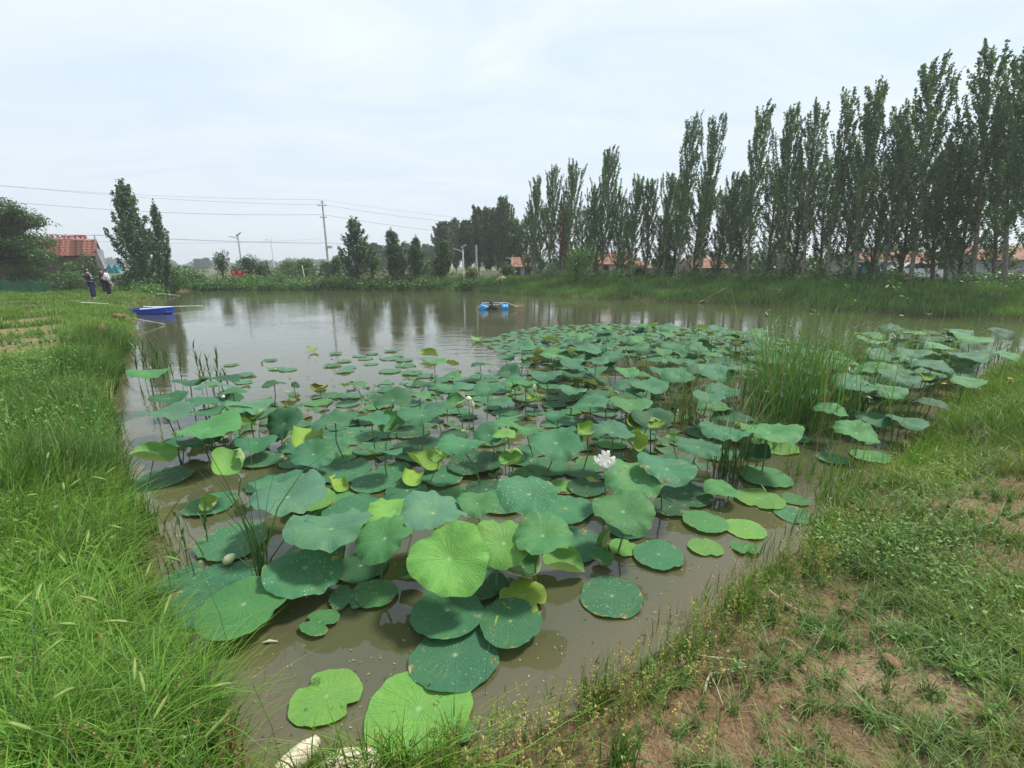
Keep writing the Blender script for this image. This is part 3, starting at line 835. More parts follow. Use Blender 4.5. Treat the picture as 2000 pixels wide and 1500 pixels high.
# ------------------------------------------------------------------ trees
def poplar(seed, H, rad, cb=.14, nb=64, ang=18, per=112, leaf=.115, col=(.05, .10, .04), lean=.012, pyr=False, sig0=.105):
    rnd = random.Random(seed); rg = np.random.default_rng(seed)
    tr = MB(); pts = []; cols = []
    def trunk_xy(h): return Vector((lean * H * (h / H) ** 2 + .10 * math.sin(h * .6 + seed), .08 * math.sin(h * .5 + seed * 2), h))
    tr.tube([trunk_xy(H * t) for t in np.linspace(-.02, .97, 9)], [max(.012, (.0118 * H) * (1 - t) ** .9) for t in np.linspace(0, .97, 9)], 7)
    def spray(path, s0, n, sig):
        t = rg.uniform(s0, 1, n); P_ = np.array([tuple(q) for q in path]); m = len(P_) - 1
        i = np.minimum((t * m).astype(int), m - 1); f = (t * m - i)[:, None]
        c = P_[i] * (1 - f) + P_[i + 1] * f
        c = c + rg.normal(0, 1, (n, 3)) * (sig * (1.15 - .85 * t))[:, None] * np.array([1, 1, .8])
        pts.append(c); tone = rg.uniform(.72, 1.28)
        cols.append(np.array(col)[None] * tone * (1 + (rg.random((n, 1)) - .5) * .6) * (1 + (rg.random((n, 3)) - .5) * .2))
    spray([trunk_xy(H * .78), trunk_xy(H * .9), trunk_xy(H)], 0, int(per * .9), .16)
    for i in range(nb):
        u = (i + rnd.random()) / nb
        h = H * (cb + (.90 - cb) * u ** .95)
        hh = (h / H - cb) / (1 - cb)
        if pyr: prof = rad * (1.12 - 1.0 * hh) * (1 if hh > .1 else .75)
        else: prof = rad * (.66 + .5 * math.sin(math.pi * min(1, max(0, hh)) ** .8)) * (1 - .42 * hh)
        a = i * 2.4 + rnd.uniform(-.5, .5)
        L = prof / math.sin(R(ang + 8)) * rnd.uniform(.55, 1.15)
        if not pyr and rnd.random() < .24: L *= 1.5
        L = min(L, (H * .99 - h) * rnd.uniform(.8, 1.05) + .3)
        b = trunk_xy(h); path = [b]; q = b.copy()
        for s in range(1, 6):
            tt = s / 5; th = R(ang * (1.9 - 1.6 * tt))
            q = q + Vector((math.cos(a) * math.sin(th), math.sin(a) * math.sin(th), math.cos(th))) * (L / 5) + Vector((lean * L / 5, 0, 0))
            path.append(q.copy())
        tr.tube(path, [.030 * (1 - s / 6) * min(1.3, L / 2.2) + .005 for s in range(6)], 4, cap=False)
        k = 3 if L > 1.4 else 2
        spray(path, .15, int(per * (.25 + .45 * L)), sig0)
        for _ in range(k):            # side twigs
            s_ = rnd.randint(1, 4); w = path[s_]; aa = a + rnd.uniform(-1.3, 1.3); l2 = L * rnd.uniform(.18, .36)
            e_ = w + Vector((math.cos(aa) * .42, math.sin(aa) * .42, .9)) * l2
            spray([w, w.lerp(e_, .5), e_], .1, int(per * .33 * (l2 + .3)), sig0 * .8)
    c = np.concatenate(pts); cc = np.concatenate(cols)
    k = c[:, 2] > .3; c = c[k]; cc = cc[k]
    V, F, Cc = leafquads(c, rg.uniform(leaf * .65, leaf * 1.2, len(c)), 1.15, .15, cc)
    return tr.mesh('trunk', M_bark), np_mesh('crown', V, F, M_tree, Cc)

PC = (.082, .168, .056)
POP = [poplar(1, 11, 1.2, nb=44, col=PC), poplar(2, 11, 1.35, nb=50, ang=19, col=PC), poplar(3, 11, 1.05, nb=38, col=PC), poplar(4, 11, 1.65, nb=52, ang=21, col=PC),
       poplar(5, 11, 1.25, cb=.2, nb=36, col=PC), poplar(6, 11, 1.4, cb=.12, nb=48, col=PC), poplar(7, 11, 1.5, cb=.10, nb=50, ang=22, col=PC), poplar(8, 11, 1.3, cb=.16, nb=40, ang=16, col=PC), poplar(9, 11, 1.55, cb=.13, nb=46, ang=20, col=PC)]
YNG = [poplar(21, 8, 1.85, cb=.05, nb=86, ang=34, leaf=.14, col=(.060, .128, .050), per=88, pyr=True, sig0=.15), poplar(22, 8, 1.55, cb=.05, nb=74, ang=32, leaf=.14, col=(.062, .130, .050), per=88, pyr=True, sig0=.15),
       poplar(23, 8, 1.7, cb=.04, nb=70, ang=34, leaf=.15, col=(.070, .145, .05), per=88, pyr=True, sig0=.15)]
POOLS = [poplar(31, 11, 2.0, cb=.08, nb=84, ang=28, leaf=.28, per=75, col=(.072, .13, .06), sig0=.24), poplar(32, 11, 1.8, cb=.08, nb=70, ang=26, leaf=.28, per=75, col=(.075, .135, .062), sig0=.24)]
DEAD = poplar(41, 9, .55, cb=.3, nb=30, ang=20, per=80, leaf=.13, col=(.30, .12, .05))

def plant(var, px, topy, Y, label, baseH, wscale=1.0, rot=None, group=None, name='poplar_tree', cat='tree', z=None):
    top = PD(px, topy, Y).z
    bpx = px - (.10 if px > 1300 else .06 if px > 1150 else 0) * (565 - topy)      # wind-leaned trunks, foot nearly below the crown
    xt = PD(px, topy, Y).x; x = xt if px <= 1150 else (bpx - 1000) / FPX * (Y * CP + 1.2 * SP)
    g = gz(x, Y) if z is None else z
    H = top - g
    o = thing(name, (x, Y, g), label, cat, group, random.uniform(0, 6.28) if rot is None else rot)
    tl = math.atan2(xt - x, H)
    o.rotation_mode = 'QUATERNION'
    o.rotation_quaternion = (Matrix.Rotation(tl, 3, 'Y') @ Matrix.Rotation(o.rotation_euler.z, 3, 'Z')).to_quaternion()
    o.scale = (wscale, wscale, H / baseH / math.cos(tl))
    t = link('trunk', var[0], o); c = link('crown', var[1], o)
    return o

def bank_Y(px, off):
    """forward distance at which the line parallel to the right bank, off metres behind it, crosses the photo column px"""
    m = (px - 1000) / FPX * CP
    a = LA + LN * off; b = LB + LN * off
    # x = m*Y ; line a + t(b-a)
    dx, dy = b - a
    t = (m * a[1] - a[0]) / (dx - m * dy)
    return a[1] + t * dy
ROW = [(1043, 342, 1, .85), (1076, 322, 4, .8), (1114, 310, 0, .85), (1160, 362, 2, .8), (1189, 290, 5, .95), (1212, 372, 4, .7), (1243, 340, 2, .9), (1271, 350, 4, .8),
       (1312, 336, 2, .8), (1354, 226, 0, .95), (1396, 226, 1, .85), (1440, 336, 4, .9), (1489, 206, 1, .95), (1552, 198, 3, .8), (1596, 203, 2, .85), (1651, 175, 5, .85),
       (1702, 158, 0, 1.0), (1757, 208, 4, .9), (1822, 118, 3, 1.0), (1868, 262, 2, .9), (1938, 88, 5, 1.0), (1997, 98, 1, 1.0)]
for i, (px, ty, v, ws) in enumerate(ROW):
    off = 5.2 + (i % 3) * .35
    plant(POP[(v + (i * 4) % 9) % 9], px + 3, ty, bank_Y(1000 + (px - 1000) * .9, off), 'tall narrow poplar with upswept branches, %s from the left in the front row' % ORD[i], 11, ws * (.84 if i < 13 else .94), group='front row of poplars behind the right bank')
BACKV = [poplar(51, 11, 1.5, cb=.04, nb=60, per=80, ang=22, col=PC), poplar(52, 11, 1.35, cb=.05, nb=54, per=80, ang=22, col=PC), poplar(53, 11, 1.6, cb=.05, nb=60, per=80, ang=24, col=PC)]
BACK = [(1030, 420), (1058, 400), (1098, 395), (1140, 400), (1172, 400), (1225, 400), (1298, 400), (1335, 340), (1375, 350), (1420, 370), (1462, 345), (1520, 310), (1574, 320), (1622, 300), (1677, 300),
        (1728, 310), (1785, 280), (1845, 300), (1905, 260), (1965, 250)]
for i, (px, ty) in enumerate(BACK):
    if px > 1215 and px < 1300: ty = 420
    plant(BACKV[i % 3], px, ty, bank_Y(1000 + (px - 1000) * .93, 8.2 + (i % 2) * .8), 'shorter dark poplar filling gaps, %s from the left in the back row' % ORD[i], 11, .95, group='back row of poplars')
plant(DEAD, 1102, 405, bank_Y(1100, 6.6), 'dead poplar with rust-brown leaves among the green row', 9, 1.0, name='dead_poplar_tree')
# beyond the right frame edge the row goes on; one more pair shows its leaves at the border
plant(POP[3], 2062, 70, bank_Y(2062, 5.4), 'poplar cut off by the right picture edge, nearest of the front row', 11, 1.0)

for px, ty, Y, v, ws, lab in [
    (238, 345, 36.0, 0, .95, 'taller and fuller of the two poplars behind the standing people'),
    (296, 388, 37.5, 1, .62, 'shorter and slimmer of the two poplars behind the standing people'),
    (689, 420, 43.8, 0, .95, 'dark conical young poplar at the far shore, tallest of its line'),
    (767, 444, 44.2, 1, .95, 'conical young poplar at the far shore, right of the tallest one'),
    (812, 458, 44.6, 1, .80, 'slim young poplar at the far shore between its two neighbours'),
    (863, 466, 45.4, 2, .80, 'pale green young poplar at the far shore left of the white lamp')]:
    plant(YNG[v], px, ty, Y, lab, 8, ws * 1.12, name='young_poplar_tree')
for i, (px, ty, Y) in enumerate([(866, 432, 74), (888, 428, 78), (912, 430, 68), (935, 403, 66), (957, 405, 64), (983, 384, 62), (1003, 428, 60), (948, 440, 72), (972, 420, 70)]):
    plant(POOLS[i % 2], px, ty, Y, 'dark poplar in the tall grove beyond the white lamp, %s from its left' % ORD[[0, 1, 2, 3, 5, 7, 8, 4, 6][i]], 11, .85, group='grove of poplars beyond the far shore')
for i, px in enumerate(range(728, 872, 13)):
    plant(POOLS[i % 2], px, 474 + (i * 7 % 5) * 2, 118 + (i % 3) * 5, 'hazy poplar of the distant belt, %s from the left' % ORD[i], 11, .95, group='distant belt of hazy poplars')
for i, (px, ty) in enumerate([(385, 505), (393, 507), (401, 503), (655, 500), (662, 498)]):
    plant(POOLS[i % 2], px, ty, 235 + i * 4, ['far hazy tree, left of three above the far bushes', 'far hazy tree, middle of three above the far bushes', 'far hazy tree, right of three above the far bushes',
          'faint far tree just left of the dark conical poplar', 'faint far tree touching the dark conical poplar'][i], 11, 1.3, name='distant_tree')
p = Pool()
for i in range(90):
    px = random.uniform(-60, 1100); Y = random.uniform(330, 420)
    x = (px - 1000) / FPX * (Y * CP)
    cloud(p, [(x, Y, 2, 9, 5, random.uniform(3, 6.5))], 20, 1.7, (.04, .09, .035))
p.link('distant_treeline', M_tree, 'low hazy treeline along the horizon', 'treeline', kind='stuff')
p = Pool()
for i in range(150):
    px = random.uniform(985, 2150); Y = bank_Y(min(px, 2000), random.uniform(24, 40)) if px < 2000 else random.uniform(38, 50)
    x = (px - 1000) / FPX * (Y * CP)
    h_ = random.uniform(.6, 1.9)
    cloud(p, [(x, Y, .8 + h_ * .8, random.uniform(1.4, 2.4), 1.2, h_)], 170, .30, random.choice([(.055, .11, .045), (.065, .125, .05), (.05, .10, .04)]))
p.link('village_greenery', M_tree, 'dark garden greenery between and behind the village houses', 'greenery', kind='stuff')

# big broad tree at the left edge
def broad_tree(px, Y, label):
    x = (px - 1000) / FPX * (Y * CP + SP); g = gz(x, Y)
    o = thing('broad_tree', (x, Y, g), label, 'tree')
    m = MB(); m.tube([(0, 0, -.1), (.1, 0, 1.2), (.0, .1, 2.2)], [.26, .2, .16], 8)
    p = Pool(); bl = []
    for i in range(54):
        a = random.uniform(0, 6.28); rr = random.uniform(.3, 3.3); zz = random.uniform(3.0, 6.3) - .07 * rr * rr
        q = (math.cos(a) * rr * 1.15, math.sin(a) * rr * .8, zz)
        r = random.uniform(.7, 1.15)
        bl.append((*q, r * 1.15, r, r * .75))
        m.tube([(0, .1, 2.0), (q[0] * .45, q[1] * .45, 2.0 + (zz - 2.0) * .6), q], [.10, .06, .02], 5, cap=False)
    cloud(p, bl, 1100, .13, (.065, .13, .035), up=.5, shell=.3)
    for q in [(4.3, 0, 5.3), (4.6, 0, 4.9), (4.4, -.2, 4.2), (5.0, 0, 4.95), (5.5, 0, 4.8), (3.8, .2, 5.9), (4.2, 0, 4.5)]:    # thin sprays against the sky
        cloud(p, [(*q, .4, .3, .18)], 160, .10, (.05, .10, .035), up=.4)
        m.tube([(1.5, 0, 4.0), (2.6, 0, 4.5 + (q[2] - 4.5) * .5), q], [.04, .02, .008], 4, cap=False)
    m.obj('trunk', M_bark_d, o); p.link('crown', M_tree, parent=o)
broad_tree(-6, 35.5, 'broad dark green tree at the left edge shading the tiled house')

# ------------------------------------------------------------------ buildings
def gable(name, x0, x1, Y, depth, ze, zr, wall, roof, label, zb=0.2, courses=0, feats=()):
    """long side to the pond; ridge along X"""
    o = thing(name, ((x0 + x1) / 2, Y, zb), label, 'house')
    W = x1 - x0; h = ze - zb
    m = MB()
    v = [(-W/2, 0, 0), (W/2, 0, 0), (W/2, depth, 0), (-W/2, depth, 0), (-W/2, 0, h), (W/2, 0, h), (W/2, depth, h), (-W/2, depth, h), (-W/2, depth/2, zr - zb - .06), (W/2, depth/2, zr - zb - .06)]
    m.add(v, [(0, 1, 5, 4), (2, 3, 7, 6), (1, 2, 6, 9, 5), (3, 0, 4, 8, 7)])
    m.obj('wall', wall, o)
    ov = .3; rise = zr - ze
    dirv = Vector((0, depth / 2, rise)); L = dirv.length; dirv.normalize(); nn = Vector((0, -dirv.z, dirv.y))
    m = MB()
    e = Vector((0, -ov * dirv.y, h - ov * dirv.z))
    t = .05
    a = e; b = Vector((0, depth / 2, h + rise))
    c = Vector((0, depth + ov * dirv.y, h - ov * dirv.z))
    hx = W / 2 + .12
    m.add([(-hx, a.y, a.z), (hx, a.y, a.z), (hx, b.y, b.z), (-hx, b.y, b.z), (-hx, a.y, a.z + t), (hx, a.y, a.z + t), (hx, b.y, b.z + t), (-hx, b.y, b.z + t), (-hx, c.y, c.z), (hx, c.y, c.z), (-hx, c.y, c.z + t), (hx, c.y, c.z + t)],
          [(0, 3, 2, 1), (4, 5, 6, 7), (0, 1, 5, 4), (3, 8, 9, 2), (7, 6, 11, 10), (8, 10, 11, 9), (1, 2, 6, 5), (0, 4, 7, 3), (2, 9, 11, 6), (3, 7, 10, 8)])
    rf = m.obj('roof', roof, o)
    if courses:
        TL = L + ov
        n_t = int(W / .34)
        m = MB()
        for k in range(n_t):                       # one course: a row of curved tiles, shared by all courses
            x = -hx + (k + .5) * (2 * hx) / n_t; w2 = hx / n_t
            dz = random.uniform(-.008, .008); ln = TL / courses * 1.18
            pts = []
            for s in (0, 1):
                q = dirv * (s * ln); lift = .055 if s == 0 else .012
                for u, hh in ((-1, 0), (-.4, .035), (.4, .035), (1, 0)):
                    w_ = Vector((x + u * w2 * .96, 0, 0)) + q + nn * (lift + hh + dz)
                    pts.append(w_)
            for u in (-1, 1): pts.append(Vector((x + u * w2 * .96, 0, 0)) + nn * .0)
            m.add(pts, [(0, 1, 5, 4), (1, 2, 6, 5), (2, 3, 7, 6), (8, 9, 3, 2, 1, 0)])
        me = m.mesh('tile_course', roof)
        for i in range(courses):
            p0 = e + dirv * (i * TL / courses) + nn * (t + .002)
            link('tile_course', me, rf, (random.uniform(-.04, .04), p0.y, p0.z))
        MB().tube([(-hx, b.y, b.z + .1), (hx, b.y, b.z + .1)], .11, 8).obj('ridge_cap', M_rtile_l, rf)
    for (kind, fx0, fx1, fz0, fz1, mat) in feats:
        MB().box(((fx0 + fx1) / 2, -.03, (fz0 + fz1) / 2), (fx1 - fx0, .06, fz1 - fz0)).obj(kind, mat, o)
        if kind == 'window':
            pass
    return o
def xat(px, Y): return (px - 1000) / FPX * (Y * CP + .3 * SP)

# tiled house at the left
YH = 41.0
z_e = PD(100, 499, YH).z; z_r = PD(100, 472, YH + 2.4).z
hx0, hx1 = xat(-70, YH), xat(192, YH)
house = gable('tiled_house', hx0, hx1, YH, 4.8, z_e, z_r, M_adobe, M_rtile, 'low brown house with a red tiled roof behind the standing people', zb=.2, courses=10)
cx = (hx0 + hx1) / 2
# grey gable pier at its right end, sloping foot
m = MB(); dx = hx1 - cx
m.add([(dx + .02, -.35, 0), (dx + .75, -.35, 0), (dx + .02, -.35, z_e - .1), (dx + .26, -.35, z_e - .1), (dx + .02, 0.9, 0), (dx + .75, .9, 0), (dx + .02, .9, z_e - .1), (dx + .26, .9, z_e - .1),
       ], [(0, 1, 3, 2), (5, 4, 6, 7), (1, 5, 7, 3), (4, 0, 2, 6), (2, 3, 7, 6)])
m.obj('buttress', M_pilaster, house)
MB().box((dx + .16, 2.4, z_e * .5 + .3), (.08, 4.6, z_e + .2)).obj('gable_wall', M_pilaster, house)
MB().box((xat(180, YH) - cx, .75, z_e - .2 - .1), (.02, .02, .02)).obj('wall_plate', M_pilaster, house)
HA = R(36); HP = Vector((hx1, YH, 0))
def ridge_x(px):
    lo, hi = hx0 - 6, hx1 + 3
    for _ in range(40):
        u = (lo + hi) / 2; w = Matrix.Rotation(HA, 3, 'Z') @ (Vector((u, YH + 2.4, z_r)) - HP) + HP
        if proj(w.x, w.y, w.z)[0] < px: lo = u
        else: hi = u
    return u
def turn_house(o):
    w = Matrix.Rotation(HA, 3, 'Z') @ (Vector(o.location) - HP) + HP
    o.location = w; o.rotation_euler = (0, 0, HA)
turn_house(house)
# post of the overhead line on the roof
pr_ = PD(184, 459, YH + 1.7)
tag(MB().tube([(pr_.x, pr_.y, z_r - .1), (pr_.x, pr_.y, pr_.z)], .05, 6).obj('roof_post', M_metal), 'thin grey line post standing on the ridge of the tiled house', 'post')
# chimney block on the slope
MB().box((xat(118, YH + 1.9) - cx, 2.05, z_r - .2 - .02), (.45, .4, .55)).obj('chimney', M_clod, house)

# standing letters along the ridge
TXT = '现代农业示范园'
y_r = YH + 2.4
sign = thing('ridge_sign', (xat(131, y_r), y_r, z_r + .12), 'row of red Chinese characters standing on the ridge of the tiled house', 'sign')
for i, ch in enumerate(TXT):
    px = 98 + i * 11.0; kx = ridge_x(px)
    cu = bpy.data.curves.new('letter', 'FONT'); cu.body = ch; cu.size = .44; cu.extrude = .03; cu.align_x = 'CENTER'; cu.offset = .014
    tmp = bpy.data.objects.new('tmp_letter', cu); C.objects.link(tmp)
    dg = bpy.context.evaluated_depsgraph_get()
    me = bpy.data.meshes.new_from_object(tmp.evaluated_get(dg)); bpy.data.objects.remove(tmp)
    me.materials.clear(); me.materials.append(M_red)
    b = link('backing', MB().box((0, 0, 0), (.40, .03, .46)).mesh('backing', M_white), sign, (kx + .18 - sign.location.x, .06, .25))
    lo = link('letter', me, sign, (kx - sign.location.x, -.02, .04), (R(90), 0, 0))
    b.scale = (.5, 1, .6); b.location.z = .18
MB().tube([(.0 + ridge_x(88) - sign.location.x, .0, .03), (.0 + ridge_x(172) - sign.location.x, .0, .03)], .025, 5).obj('rail', M_white, sign)
turn_house(sign)

# small things left of the pond
def panel(name, px0, px1, py0, py1, Y, mat, label, cat, th=.05, ripple=0.0, zb=None):
    a = PD(px0, py0, Y); b = PD(px1, py1, Y)
    zb_ = (gz(a.x, Y) - .05) if zb is None else zb
    z1 = a.z; z0 = max(zb_, b.z) if zb is None else zb_
    n = 14; v = []; f = []
    for s in (0, 1):
        for j in range(5):
            for i in range(n + 1):
                t = i / n
                v.append((a.x + (b.x - a.x) * t, Y + s * th + ripple * math.sin(t * 19 + j * .8), z0 + (z1 - z0) * (j / 4) * (1 - ripple * .6 * math.sin(t * 8) ** 2 * (j == 4))))
    k = (n + 1) * 5
    for j in range(4):
        for i in range(n):
            q = j * (n + 1) + i
            f.append((q, q + 1, q + n + 2, q + n + 1)); f.append((k + q, k + q + n + 1, k + q + n + 2, k + q + 1))
    for j in range(4):
        for i in (0, n):
            q = j * (n + 1) + i; f.append((q, q + n + 1, k + q + n + 1, k + q))
    for i in range(n):
        for j in (0, 4):
            q = j * (n + 1) + i; f.append((q, q + 1, k + q + 1, k + q))
    m = MB().add(v, f)
    return tag(m.obj(name, mat), label, cat)
panel('turquoise_sheeting', 200, 238, 516, 534, 43.5, M_turq, 'turquoise sheet propped beside the tiled house', 'sheet', ripple=.12)
panel('red_tarpaulin', 449, 487, 528, 541, 50.5, M_redtarp, 'bright red tarpaulin beyond the far shore by the lamp post', 'tarpaulin', ripple=.15, zb=.8)
panel('rusty_fence', 498, 522, 528, 540, 49.8, M_rust, 'short rust-brown sheet fence right of the red tarpaulin', 'fence', zb=.7)
panel('boundary_wall', 932, 982, 529, 546, 49.5, M_cream, 'low cream wall between the bare post and the earth mound', 'wall', th=.2)

def net_mat():
    t = NT('green_netting'); co = t.node('TexCoord').outputs['Object']
    c = t.mix(t.noise(co, 1.2, 4), (.02, .13, .07, 1), (.03, .20, .11, 1))
    return t.done(t.pr(c, .7, .3))
M_net = net_mat()
# sagging green net fence: posts, strands
def net_fence():
    Y0 = 33.5
    xs = np.linspace(xat(-20, Y0), xat(92, Y0), 15)
    o = thing('net_fence', (float(xs[7]), Y0, .25), 'sagging green net fence in front of the brown house wall', 'fence')
    m = MB()
    for k in range(0, 15, 3):
        MB().tube([(xs[k] - xs[7], 0, -.2), (xs[k] - xs[7], 0, 1.05)], .025, 5).obj('post', M_bark_d, o)
    for j in range(15):
        z = .05 + j * .065
        m.tube([(x - xs[7], .03 * math.sin(i * 1.7), z * (.86 + .1 * math.sin(i * .9))) for i, x in enumerate(xs)], .012, 3, cap=False)
    for i in range(90):
        t = i / 89; x = xs[0] + (xs[-1] - xs[0]) * t - xs[7]
        m.tube([(x, 0, .02), (x + .05, .02, .9 * (.86 + .1 * math.sin(t * 13)))], .010, 3, cap=False)
    m.obj('net', M_net, o)
net_fence()

# village beyond the poplars
def yb(px): return bank_Y(px, 15)
def h_at(name, px0, px1, pe, prg, pg, Y, wall, roof, label, depth=4.0, feats=()):
    x0, x1 = xat(px0, Y), xat(px1, Y)
    ze = PD(px0, pe, Y).z; zr = PD(px0, prg, Y + depth / 2).z
    zb = min(1.0, PD(px0, pg, Y).z)
    return gable(name, x0, x1, Y, depth, ze, max(zr, ze + .4), wall, roof, label, zb=max(.3, zb - .3), feats=feats, courses=0)
h_at('small_house', 1000, 1040, 519, 503, 545, 56, M_grey, M_otile, 'little house with orange-red hipped roof behind the utility pole', 3.2, feats=(('window', -.8, -.2, .7, 1.6, M_dark), ('door', .3, 1.0, .1, 1.7, M_dark)))
h_at('cream_house', 1160, 1240, 514, 494, 545, 50, M_cream, M_otile, 'cream walled house with an orange roof between the poplar trunks', feats=(('window', -1.2, -.6, .9, 1.7, M_dark), ('window', .7, 1.3, .9, 1.7, M_dark)))
h_at('grey_house', 1245, 1272, 522, 510, 545, 47, M_grey, M_otile, 'small grey house with bright orange roof right of the cream house', 3, feats=(('window', -.4, .3, .5, 1.2, M_dark),))
panel('yard_wall', 1276, 1338, 518, 545, 44, M_cream, 'plain cream yard wall right of the small grey house', 'wall', th=.25)
panel('front_yard_wall', 1062, 1180, 528, 548, 46, M_cream, 'long low cream yard wall half hidden by poplar trunks', 'wall', th=.25)
h_at('roofed_house', 1352, 1420, 522, 505, 545, 42, M_grey, M_otile, 'grey house with patchy orange roof behind the middle poplars', feats=(('window', -1.5, -.8, .6, 1.3, M_dark), ('window', .2, .9, .6, 1.3, M_dark)))
panel('white_shed_wall', 1616, 1656, 513, 550, 33, M_whitewall, 'flaking white end wall of the shed behind the poplars', 'wall', th=.25)
def shed():
    Y = 34.0; x0, x1 = xat(1656, Y), xat(1738, Y); zt = PD(1700, 512, Y).z
    o = thing('blue_shed', ((x0 + x1) / 2, Y, .85), 'light blue sheet-metal shed with dark openings behind the poplars', 'shed')
    W = x1 - x0; h = zt - .85
    n = 9
    me = MB().box((0, 0, h / 2), (W / n - .03, .05, h)).mesh('sheet_panel', M_turq)
    for i in range(n):
        if i in (2, 4, 5, 7): continue
        link('sheet_panel', me, o, (-W / 2 + (i + .5) * W / n, 0, 0))
    for i in (2, 4, 5, 7):
        MB().box((-W / 2 + (i + .5) * W / n, .06, h * .5), (W / n - .06, .05, h * .96)).obj('opening', M_dark, o)  # near-black slab paints the shade inside each opening
    MB().box((0, .1, h + .05), (W + .3, .9, .09)).obj('roof', M_whitewall, o)
    MB().box((0, .5, h / 2), (W, .06, h)).obj('back_wall', M_grey, o)
shed()
h_at('long_house', 1690, 1835, 511, 492, 548, 37, M_pilaster, M_otile, 'long grey house with weathered orange roof behind the blue shed', 4.5, feats=(('window', .6, 1.4, .9, 1.7, M_dark), ('window', 2.2, 3.0, .9, 1.7, M_dark)))
h_at('right_house', 1905, 2090, 505, 482, 548, 36, M_grey, M_otile, 'grey house with orange roof at the right edge behind the poplars', 4.5, feats=(('window', -1.6, -.8, .9, 1.7, M_dark),))
panel('concrete_yard_wall', 1855, 2090, 527, 560, 31.5, M_grey, 'long dark grey yard wall at the right behind the poplars', 'wall', th=.25)
def car(px, Y, label):
    x = xat(px, Y); g = gz(x, Y)
    o = thing('parked_car', (x, Y, g), label, 'car')
    prof = [(-1.9, .35), (-1.9, .8), (-1.25, .95), (-.7, 1.35), (.7, 1.38), (1.3, .98), (1.95, .85), (1.98, .35)]
    v = [(a, s, b) for s in (-.78, .78) for a, b in prof]; n = len(prof)
    m = MB().add(v, [tuple(range(n)), tuple(reversed(range(n, 2 * n)))] + [(i, i + n, (i + 1) % n + n, (i + 1) % n) for i in range(n)])
    m.obj('body', M_white, o)
    MB().add([(-1.05, -.79, .98), (1.1, -.79, .98), (.65, -.79, 1.3), (-.65, -.79, 1.28)], [(0, 1, 2, 3)]).obj('window', M_dark, o)
    for wx_ in (-1.2, 1.2):
        MB().lathe((wx_, -.75, .32), [(0, -.1), (.32, -.1), (.32, .1), (0, .1)], 14, 'Y').obj('wheel', M_black, o)
car(1775, 33.2, 'white car parked under the poplars before the grey house')

# earth mound
def mound(px, Y, w, h, label):
    x = xat(px, Y); g = gz(x, Y) - .1
    v = []; f = []; n = 16; m_ = 7
    for j in range(m_):
        t = j / (m_ - 1)
        for i in range(n):
            a = 2 * math.pi * i / n; r = w * (1 - t) * (1 + .18 * math.sin(3 * a + j))
            v.append((x + math.cos(a) * r, Y + math.sin(a) * r * .7, g + h * t ** .8 + random.uniform(-.04, .04)))
    for j in range(m_ - 1):
        for i in range(n):
            f.append((j * n + i, j * n + (i + 1) % n, (j + 1) * n + (i + 1) % n, (j + 1) * n + i))
    tag(MB().add(v, f, True).obj('earth_mound', M_mound), label, 'mound')
mound(982, 42, 1.1, .75, 'sandy earth mound at the far right corner of the pond')

# ------------------------------------------------------------------ poles, lamps, wires
def pole(name, px, pt, Y, r, mat, label, cat='pole', arms=(), base=None):
    top = PD(px, pt, Y); g = gz(top.x, Y)
    o = thing(name, (top.x, Y, g), label, cat)
    H = top.z - g
    MB().tube([(0, 0, -.2), (0, 0, H * .5), (0, 0, H)], [r, r * .82, r * .62], 10).obj('post', mat, o)
    for (dz, w, n) in arms:
        a = MB().box((0, -.12, H - dz), (w, .09, .09)).obj('crossarm', M_metal, o)
        for k in range(n):
            xx = -w / 2 + .08 + k * (w - .16) / max(1, n - 1)
            MB().lathe((xx, -.12, H - dz + .05), [(.0, 0), (.05, .0), (.03, .06), (.055, .08), (.03, .14), (.0, .17)], 8).obj('insulator', M_white, a)
    return o, H
up, H1 = pole('utility_pole', 629, 392, 58, .15, M_conc_p, 'tall tapering concrete utility pole beyond the far shore carrying wires', arms=((.55, 1.1, 3), (1.9, .8, 2)))
MB().tube([(-.18, 0, H1 - .4), (-.2, 0, H1 + .12)], .03, 5).obj('insulator', M_white, up); MB().tube([(.18, 0, H1 - .4), (.2, 0, H1 + .12)], .03, 5).obj('insulator', M_white, up)
MB().box((.45, -.1, H1 - 5.3), (.5, .3, .3)).obj('junction_box', M_metal, up)
p2_, H2 = pole('utility_pole', 1018, 432, 60, .14, M_conc, 'concrete utility pole with crossarms between grove and poplar row', arms=((.5, 1.3, 3), (1.3, 1.3, 3)))
pole('bare_concrete_post', 930, 478, 45, .13, M_conc, 'bare pale concrete post at the right end of the far shore', 'post')
